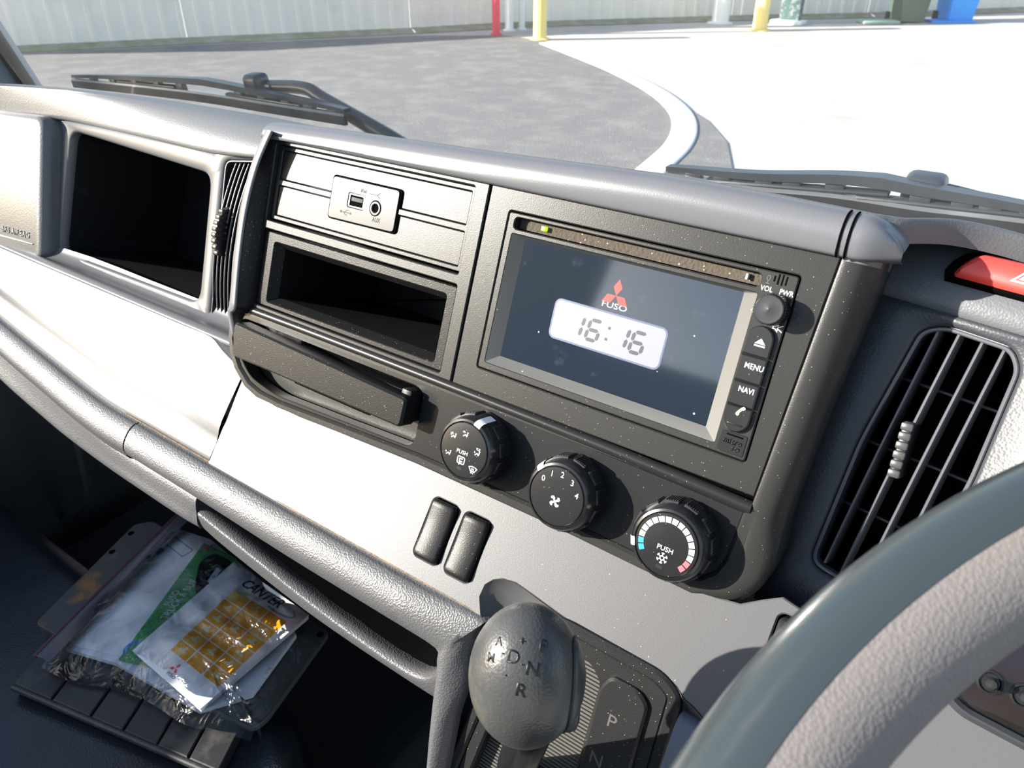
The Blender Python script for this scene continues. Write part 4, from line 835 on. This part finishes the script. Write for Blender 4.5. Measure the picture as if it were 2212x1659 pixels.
# instrument lens behind the wheel
IL = thing('instrument_lens', 'brown tinted instrument lens with small reset stalks behind the wheel', 'instrument', SF.p(260, 0, 0))
M['lens'] = mat('tinted_lens', (.010, .005, .0035), .08, spec=.8, coat=.3); M['lensrim'] = mat('lens_rim', (.03, .032, .036), .35)
LN = roundpoly([(200, 26), (206, 7), (216, 1), (330, -7), (330, 90), (208, 90)], 8, 4)
plate('rim', SF, LN, [inset(LN, 5)], 5, -8, 2, M['lensrim'], IL); plate('lens', SF, inset(LN, 4.5), [], 0, -8, 0, M['lens'], IL)
M['stalk'] = mat('stalk_black', (.02, .02, .02), .15)
for q in ((2140, 1476), (2214, 1506)):
    u, v = SF.px(q, 4); lathe('stalk_well', SF, u, v, [(5.8, 0), (5.6, 1.4), (4.6, 1.6), (4.0, .3)], M['piano'], IL, n=28); st = lathe('reset_stalk', SF, u, v, [(2.6, 0), (2.6, 9), (2.0, 10), (.5, 10.3)], M['stalk'], IL, n=20)

# ------------------------------------------------------------------ seat, tray and the bag of papers
M['seat'] = mat('navy_vinyl', (.013, .016, .022), .28, leather=(500, .3, .0008), grain=(9, .3, .01))
ZS = -.535
def cushion(name, x0, x1, y0, y1, z0, z1, r, label):
    o = rbox(name, WLD, (x0*1000, y0*1000, z0*1000), (x1*1000, y1*1000, z1*1000), r*1000, M['seat'], seg=6, ang=70); return tag(o, label, 'seat cushion')
cushion('seat_cushion', -1.12, -.292, -1.05, -.06, -.80, ZS, .05, 'dark navy vinyl seat cushion carrying the ribbed tray and the bag')
cushion('seat_cushion', -.286, -.03, -1.05, -.14, -.80, -.49, .06, 'dark navy vinyl cushion below the open slot, beside the gear lever')
bk = thing('seat_back', 'dark navy passenger seat back behind the camera', 'seat back', (-.7, -1.15, -.5)) if 0 else None
fb = cushion('footwell_filler', -1.1, -.30, -.055, .25, -.97, -.78, .02, 'black filler box added in the dark footwell under the dashboard'); fb['category'] = 'filler box'; fb.data.materials[0] = M['carpet']  # black box added only to fill the footwell under the dashboard
# curved edge in the dark footwell
M['dkedge'] = mat('dull_black_edge', (.06, .057, .052), .6)
tag(tube('footwell_edge', [at_y(q, .06) for q in [(160, 930), (180, 1010), (190, 1075), (165, 1112), (90, 1150), (0, 1200), (-120, 1260)]], .006, M['dkedge'], n=10, su=5), 'dull curved edging in the dark footwell', 'edging')
Z0 = -.5; M['mat'] = mat('dirty_plate', (.06, .06, .057), .5, mottle=(18, (.12, .11, .10), .5, .7)); M['rust'] = mat('rusty_plate', (.06, .06, .058), .5, mottle=(16, (.26, .12, .03), .56, .66)); M['ribtray'] = mat('tray_rubber', (.022, .022, .022), .45, mottle=(25, (.085, .078, .068), .54, .74))
def mm(p): return (p[0]*1000, p[1]*1000)
def zq(q, z): return mm(at_z(q, z))
zp = -.512
hol = [circ(*zq(q, zp), 4.2, 14) for q in ((242, 1192), (283, 1152), (692, 1370))]
PL = roundpoly([zq((75, 1345), zp), zq((110, 1365), zp), zq((545, 1575), zp), zq((575, 1555), zp), zq((712, 1365), zp), zq((330, 1125), zp), zq((290, 1132), zp)], 8, 4)
pa_ = tag(plate('mounting_plate', WLD, PL, [], zp*1000, zp*1000-6, 1, M['rust'], back=True), 'grimy metal plate with screw holes under the bag', 'plate'); decal('screw_hole', WLD, hol, zp*1000, .12, M['cavity'], pa_)
zt = -.5185
TR = thing('ribbed_tray', 'dirty black ribbed tray sticking out in front of the bag', 'tray', at_z((250, 1560), zt-.01))
c0, c1, c2, c3 = [V3(zq(q, zt)) for q in ((28, 1478), (68, 1430), (535, 1592), (470, 1668))]
bx = c3-c0; by = c1-c0
cells = [(0, .195), (.205, .395), (.405, .555), (.565, .715), (.725, .86), (.87, 1.0)]
plate('tray_base', WLD, [tuple(c0-by*.03), tuple(c3-by*.03), tuple(c3+by*3.2), tuple(c0+by*3.2)], [], zt*1000-5, zt*1000-13, 1.5, M['ribtray'], TR, back=True)
for a, b in cells: plate('tray_panel', WLD, [tuple(c0+bx*a+by*.05), tuple(c0+bx*b+by*.05), tuple(c0+bx*b+by*3.1), tuple(c0+bx*a+by*3.1)], [], zt*1000, zt*1000-6, 1.2, M['ribtray'], TR)
tube('tray_lip', [V3((*(c0-by*.03), zt*1000-4))*.001, V3((*(c3-by*.03), zt*1000-4))*.001], .004, M['ribtray'], TR, n=8)
# papers
M['paper'] = mat('white_paper', (.93, .92, .91), .45); M['paper2'] = mat('printed_paper', (.80, .81, .85), .5, mottle=(90, (.5, .5, .56), .58, .66)); M['green'] = mat('green_cover', (.06, .36, .10), .35, mottle=(12, (.35, .55, .36), .52, .75)); M['orange'] = mat('orange_print', (.95, .42, .02), .4, mottle=(30, (.95, .75, .22), .52, .66)); M['greyink'] = mat('dark_ink', (.05, .05, .055), .4); M['cream'] = mat('cream_print', (.86, .76, .45), .5); M['redink'] = mat('red_ink', (.75, .05, .06), .45); M['blueink'] = mat('blue_ink', (.02, .25, .60), .45); M['silverink'] = mat('silver_ink', (.38, .39, .42), .3)
def sheet(name, qs, z, th, m, label, cat='paper', r=1.5):
    return tag(plate(name, WLD, roundpoly([zq(q, z) for q in qs], r, 3), [], z*1000, z*1000-th, .3, m, back=True), label, cat)
pg = sheet('paper_stack', [(140, 1400), (250, 1432), (430, 1535), (545, 1500), (640, 1370), (560, 1250), (455, 1165), (385, 1142)], -.5055, 5.5, M['paper2'], 'stack of loose white papers at the bottom of the bag')
w1 = sheet('folded_form', [(150, 1392), (262, 1418), (455, 1180), (395, 1150), (330, 1200)], -.5035, 1.6, M['paper'], 'folded white form on the left inside the bag')
FF = Fr(at_z((385, 1180), -.5033), (1, -.05, 0), (.05, 1, 0)); decal('printed_box', FF, [(rr(-22, -8, 22, 8, 0), [rr(-21, -7, 21, 7, 0)]), rr(-24, -26, -6, -15, 0)], 0, .1, M['blueink'], w1)
gb = sheet('brochure', [(255, 1425), (325, 1440), (520, 1290), (510, 1205), (440, 1172)], -.5018, 1.6, M['green'], 'green brochure half hidden under the white booklet', 'brochure')
z = -.5017
def text_between(q0, q1, z, txt, m, parent, shear=0., bold=.03, tall=1.):
    p0, p1 = at_z(q0, z), at_z(q1, z); dv = p1-p0; f = Fr((p0+p1)/2, dv, np.cross((0, 0, 1), dv)); me = text_mesh(txt, 1, shear, 1, bold)
    w = max(v.co.x for v in me.vertices)-min(v.co.x for v in me.vertices); bpy.data.meshes.remove(me)
    k = float(np.linalg.norm(dv))*1000/w; lettering(f, txt, 0, 0, k*tall, .1, m, parent, bold=bold, shear=shear, sx=1/tall); return dv
text_between((360, 1308), (384, 1276), z, 'FUSO', M['white'], gb, tall=1.25, bold=.008); dv = text_between((354, 1338), (420, 1254), z, 'TRUCK & BUS', M['white'], gb, tall=1.35, bold=.008)
u = zq((290, 1402), z); decal('blue_arrow', Fr((u[0]*.001, u[1]*.001, z), (1, 0, 0), (0, 1, 0)), [[(12*math.cos(a), 12*math.sin(a)) for a in np.linspace(1.2, 4.4, 12)] + [(7*math.cos(a), 7*math.sin(a)) for a in np.linspace(4.4, 1.2, 12)]], 0, .12, M['blueink'], gb)
u = zq((450, 1183), z); uf = Fr((u[0]*.001, u[1]*.001, z), dv, np.cross((0, 0, 1), dv)); decal('three_diamond_emblem', uf, diamonds(0, 0, 9), 0, .12, M['redink'], gb)
fo = thing('key_case', 'black key case with a slot lying on the green brochure', 'key case', at_z((465, 1235), -.5))
KQ = roundpoly([zq(q, -.498) for q in ((420, 1268), (430, 1215), (462, 1195), (500, 1212), (500, 1235), (450, 1290), (425, 1285))], 8, 4); HQ = roundpoly([zq(q, -.498) for q in ((445, 1255), (455, 1262), (478, 1232), (468, 1222))], 3, 3)
plate('case', WLD, KQ, [HQ], -496, -501.5, 1.6, M['black'], fo); decal('label_window', WLD, [inset(HQ, -.4)], -501, 1.5, M['paper2'], fo)
zb = -.4925
cb = thing('owner_booklet', 'white booklet with an orange photo grid on top of the papers', 'booklet', at_z((420, 1400), zb))
CQ = [zq(q, zb) for q in ((285, 1405), (432, 1532), (668, 1328), (505, 1213))]
plate('cover', WLD, CQ, [], zb*1000, zb*1000-1, .3, M['paper'], cb, back=True); plate('pages', WLD, inset(CQ, 1.0), [], zb*1000-1, zb*1000-6.5, 0, M['paper2'], cb)
CF = Fr(V3((*CQ[0], 0))*.001+V3((0, 0, zb)), V3((*CQ[1], 0))-V3((*CQ[0], 0)), V3((*CQ[3], 0))-V3((*CQ[0], 0)))
o00, o10, o11, o01 = [V3(CF.px(q)) for q in ((366, 1404), (472, 1487), (622, 1343), (506, 1272))]
def bil(a, b): return (o00*(1-a)+o10*a)*(1-b) + (o01*(1-a)+o11*a)*b
nx, ny = 3, 6
for j in range(6):
    for i in range(3):
        if j == 5 and i > 0 and False: continue
        g = .012; a0, a1, b0, b1 = i/3+g, (i+1)/3-g, j/6+g*.6, (j+1)/6-g*.6
        tl_ = decal('photo_tile', CF, [[tuple(bil(a0, b0)), tuple(bil(a1, b0)), tuple(bil(a1, b1)), tuple(bil(a0, b1))]], 0, .12, M['orange'], cb)
        if (i+j) % 2 == 0 or j in (1, 3):
            c = bil((a0+a1)/2, (b0+b1)/2+.01); s = 4.2
            decal('vehicle_print', CF, [[tuple(c+V3(q)*s) for q in ((-1.5, -.7), (1.3, -.9), (1.6, -.3), (.6, .0), (.9, .9), (-.1, 1.1), (-.5, .1), (-1.4, 0))]], .12, .08, M['cream'], tl_)
u, v = CF.px((578, 1283)); a_ = V3(CF.px((610, 1306)))-V3(CF.px((530, 1256))); rot = math.degrees(math.atan2(a_[1], a_[0]))
text_between((526, 1257), (606, 1307), zb+.0002, 'CANTER', M['greyink'], cb, shear=.25, bold=.02)
u, v = CF.px((612, 1318)); sq = [(26*math.cos(a)-6, 8*math.sin(a)) for a in np.linspace(-2.2, .9, 22)]; sq2 = [(23*math.cos(a)-6, 5.2*math.sin(a)) for a in np.linspace(.7, -2.2, 22)]
decal('swoosh', CF.at(u, v, 0, rot), [sq+sq2], .05, .1, M['silverink'], cb)
u, v = CF.px((377, 1445)); decal('three_diamond_emblem', CF, diamonds(u, v+1, 7), .05, .1, M['redink'], cb); u, v = CF.px((371, 1458)); lettering(CF, 'FUSO', u, v-1, 4.6, .05, M['greyink'], cb, sx=1.2)
# clear plastic bag
M['bag'] = bpy.data.materials.new('clear_plastic'); M['bag'].use_nodes = True; t_ = M['bag'].node_tree; t_.nodes.clear(); no = t_.nodes.new; K = t_.links.new
out = no('ShaderNodeOutputMaterial'); tr = no('ShaderNodeBsdfTransparent'); tr.inputs[0].default_value = (.96, .965, .97, 1); gl = no('ShaderNodeBsdfGlossy'); gl.inputs['Roughness'].default_value = .12; fr_ = no('ShaderNodeFresnel'); fr_.inputs[0].default_value = 1.4; mx = no('ShaderNodeMixShader')
nz = no('ShaderNodeTexNoise'); nz.inputs['Scale'].default_value = 26; nz.inputs['Detail'].default_value = 3; nz.inputs['Distortion'].default_value = 1.2; bp = no('ShaderNodeBump'); bp.inputs['Strength'].default_value = .65; bp.inputs['Distance'].default_value = .012; tcg = no('ShaderNodeTexCoord')
K(tcg.outputs['Object'], nz.inputs['Vector']); K(nz.outputs[0], bp.inputs['Height']); K(bp.outputs[0], gl.inputs['Normal']); K(bp.outputs[0], fr_.inputs['Normal']); K(fr_.outputs[0], mx.inputs[0]); K(tr.outputs[0], mx.inputs[1]); K(gl.outputs[0], mx.inputs[2]); K(mx.outputs[0], out.inputs[0])
BG = thing('plastic_bag', 'clear zip plastic bag full of papers and a booklet on the ribbed tray', 'bag', at_z((350, 1400), -.51))
bl = [at_z(q, -.497) for q in ((80, 1425), (150, 1455), (230, 1478), (310, 1512), (390, 1545), (470, 1572), (528, 1585))]
bt = [at_z(q, -.497) for q in ((392, 1105), (440, 1130), (500, 1165), (560, 1215), (620, 1265), (680, 1320), (720, 1360))]
rnd = random.Random(3); rows = []
for k in range(13):
    s = k/12; r = []
    for i in range(7):
        p = bl[i]*(1-s)+bt[i]*s; e = min(s*4, 1)*min((1-s)*4, 1)
        x = min(i*1.6, 1)*min((6-i)*.9, 1)
        p = p + V3((rnd.uniform(-.006, .006), rnd.uniform(-.006, .006), (.0105*e*x + rnd.uniform(-.002, .006)*x) + (-.016*(1-min(s*4, 1))))); r.append(p)
    rows.append(r)
o = loft('top_film', rows, M['bag'], BG, su=4, sv=3); o.data.flip_normals() if sum(p.normal.z for p in o.data.polygons) < 0 else None
zipl = [at_z(q, -.494) for q in ((76, 1420), (140, 1355), (230, 1265), (310, 1185), (392, 1106))]
M['zip'] = mat('dark_red_zip', (.10, .012, .02), .25); M['zipfilm'] = mat('zip_strip_film', (.05, .045, .06), .2)
tube('zip_seal', zipl, .0022, M['zip'], BG, n=8, su=4)
zr = []
for p in resample(zipl, 4): zr.append([p+V3((-.004, -.001, .001)), p+V3((.008, .003, .002)), p+V3((.020, .006, .001))])
loft('zip_strip', zr, M['zipfilm'], BG, su=2)
tl_ = [at_z(q, -.495) for q in ((470, 1500), (500, 1535), (515, 1575), (540, 1560), (545, 1510))]
rows = []
for k in range(6):
    p = at_z((480+12*k, 1470+20*k), -.492-.003*k); r = []
    for j in range(5): r.append(p+V3(((j-2)*.012+rnd.uniform(-.004, .004), rnd.uniform(-.006, .006), rnd.uniform(-.006, .010))))
    rows.append(r)
o = loft('crumpled_corner', rows, M['bag'], BG, su=2, sv=2); o.data.flip_normals() if sum(p.normal.z for p in o.data.polygons) < 0 else None
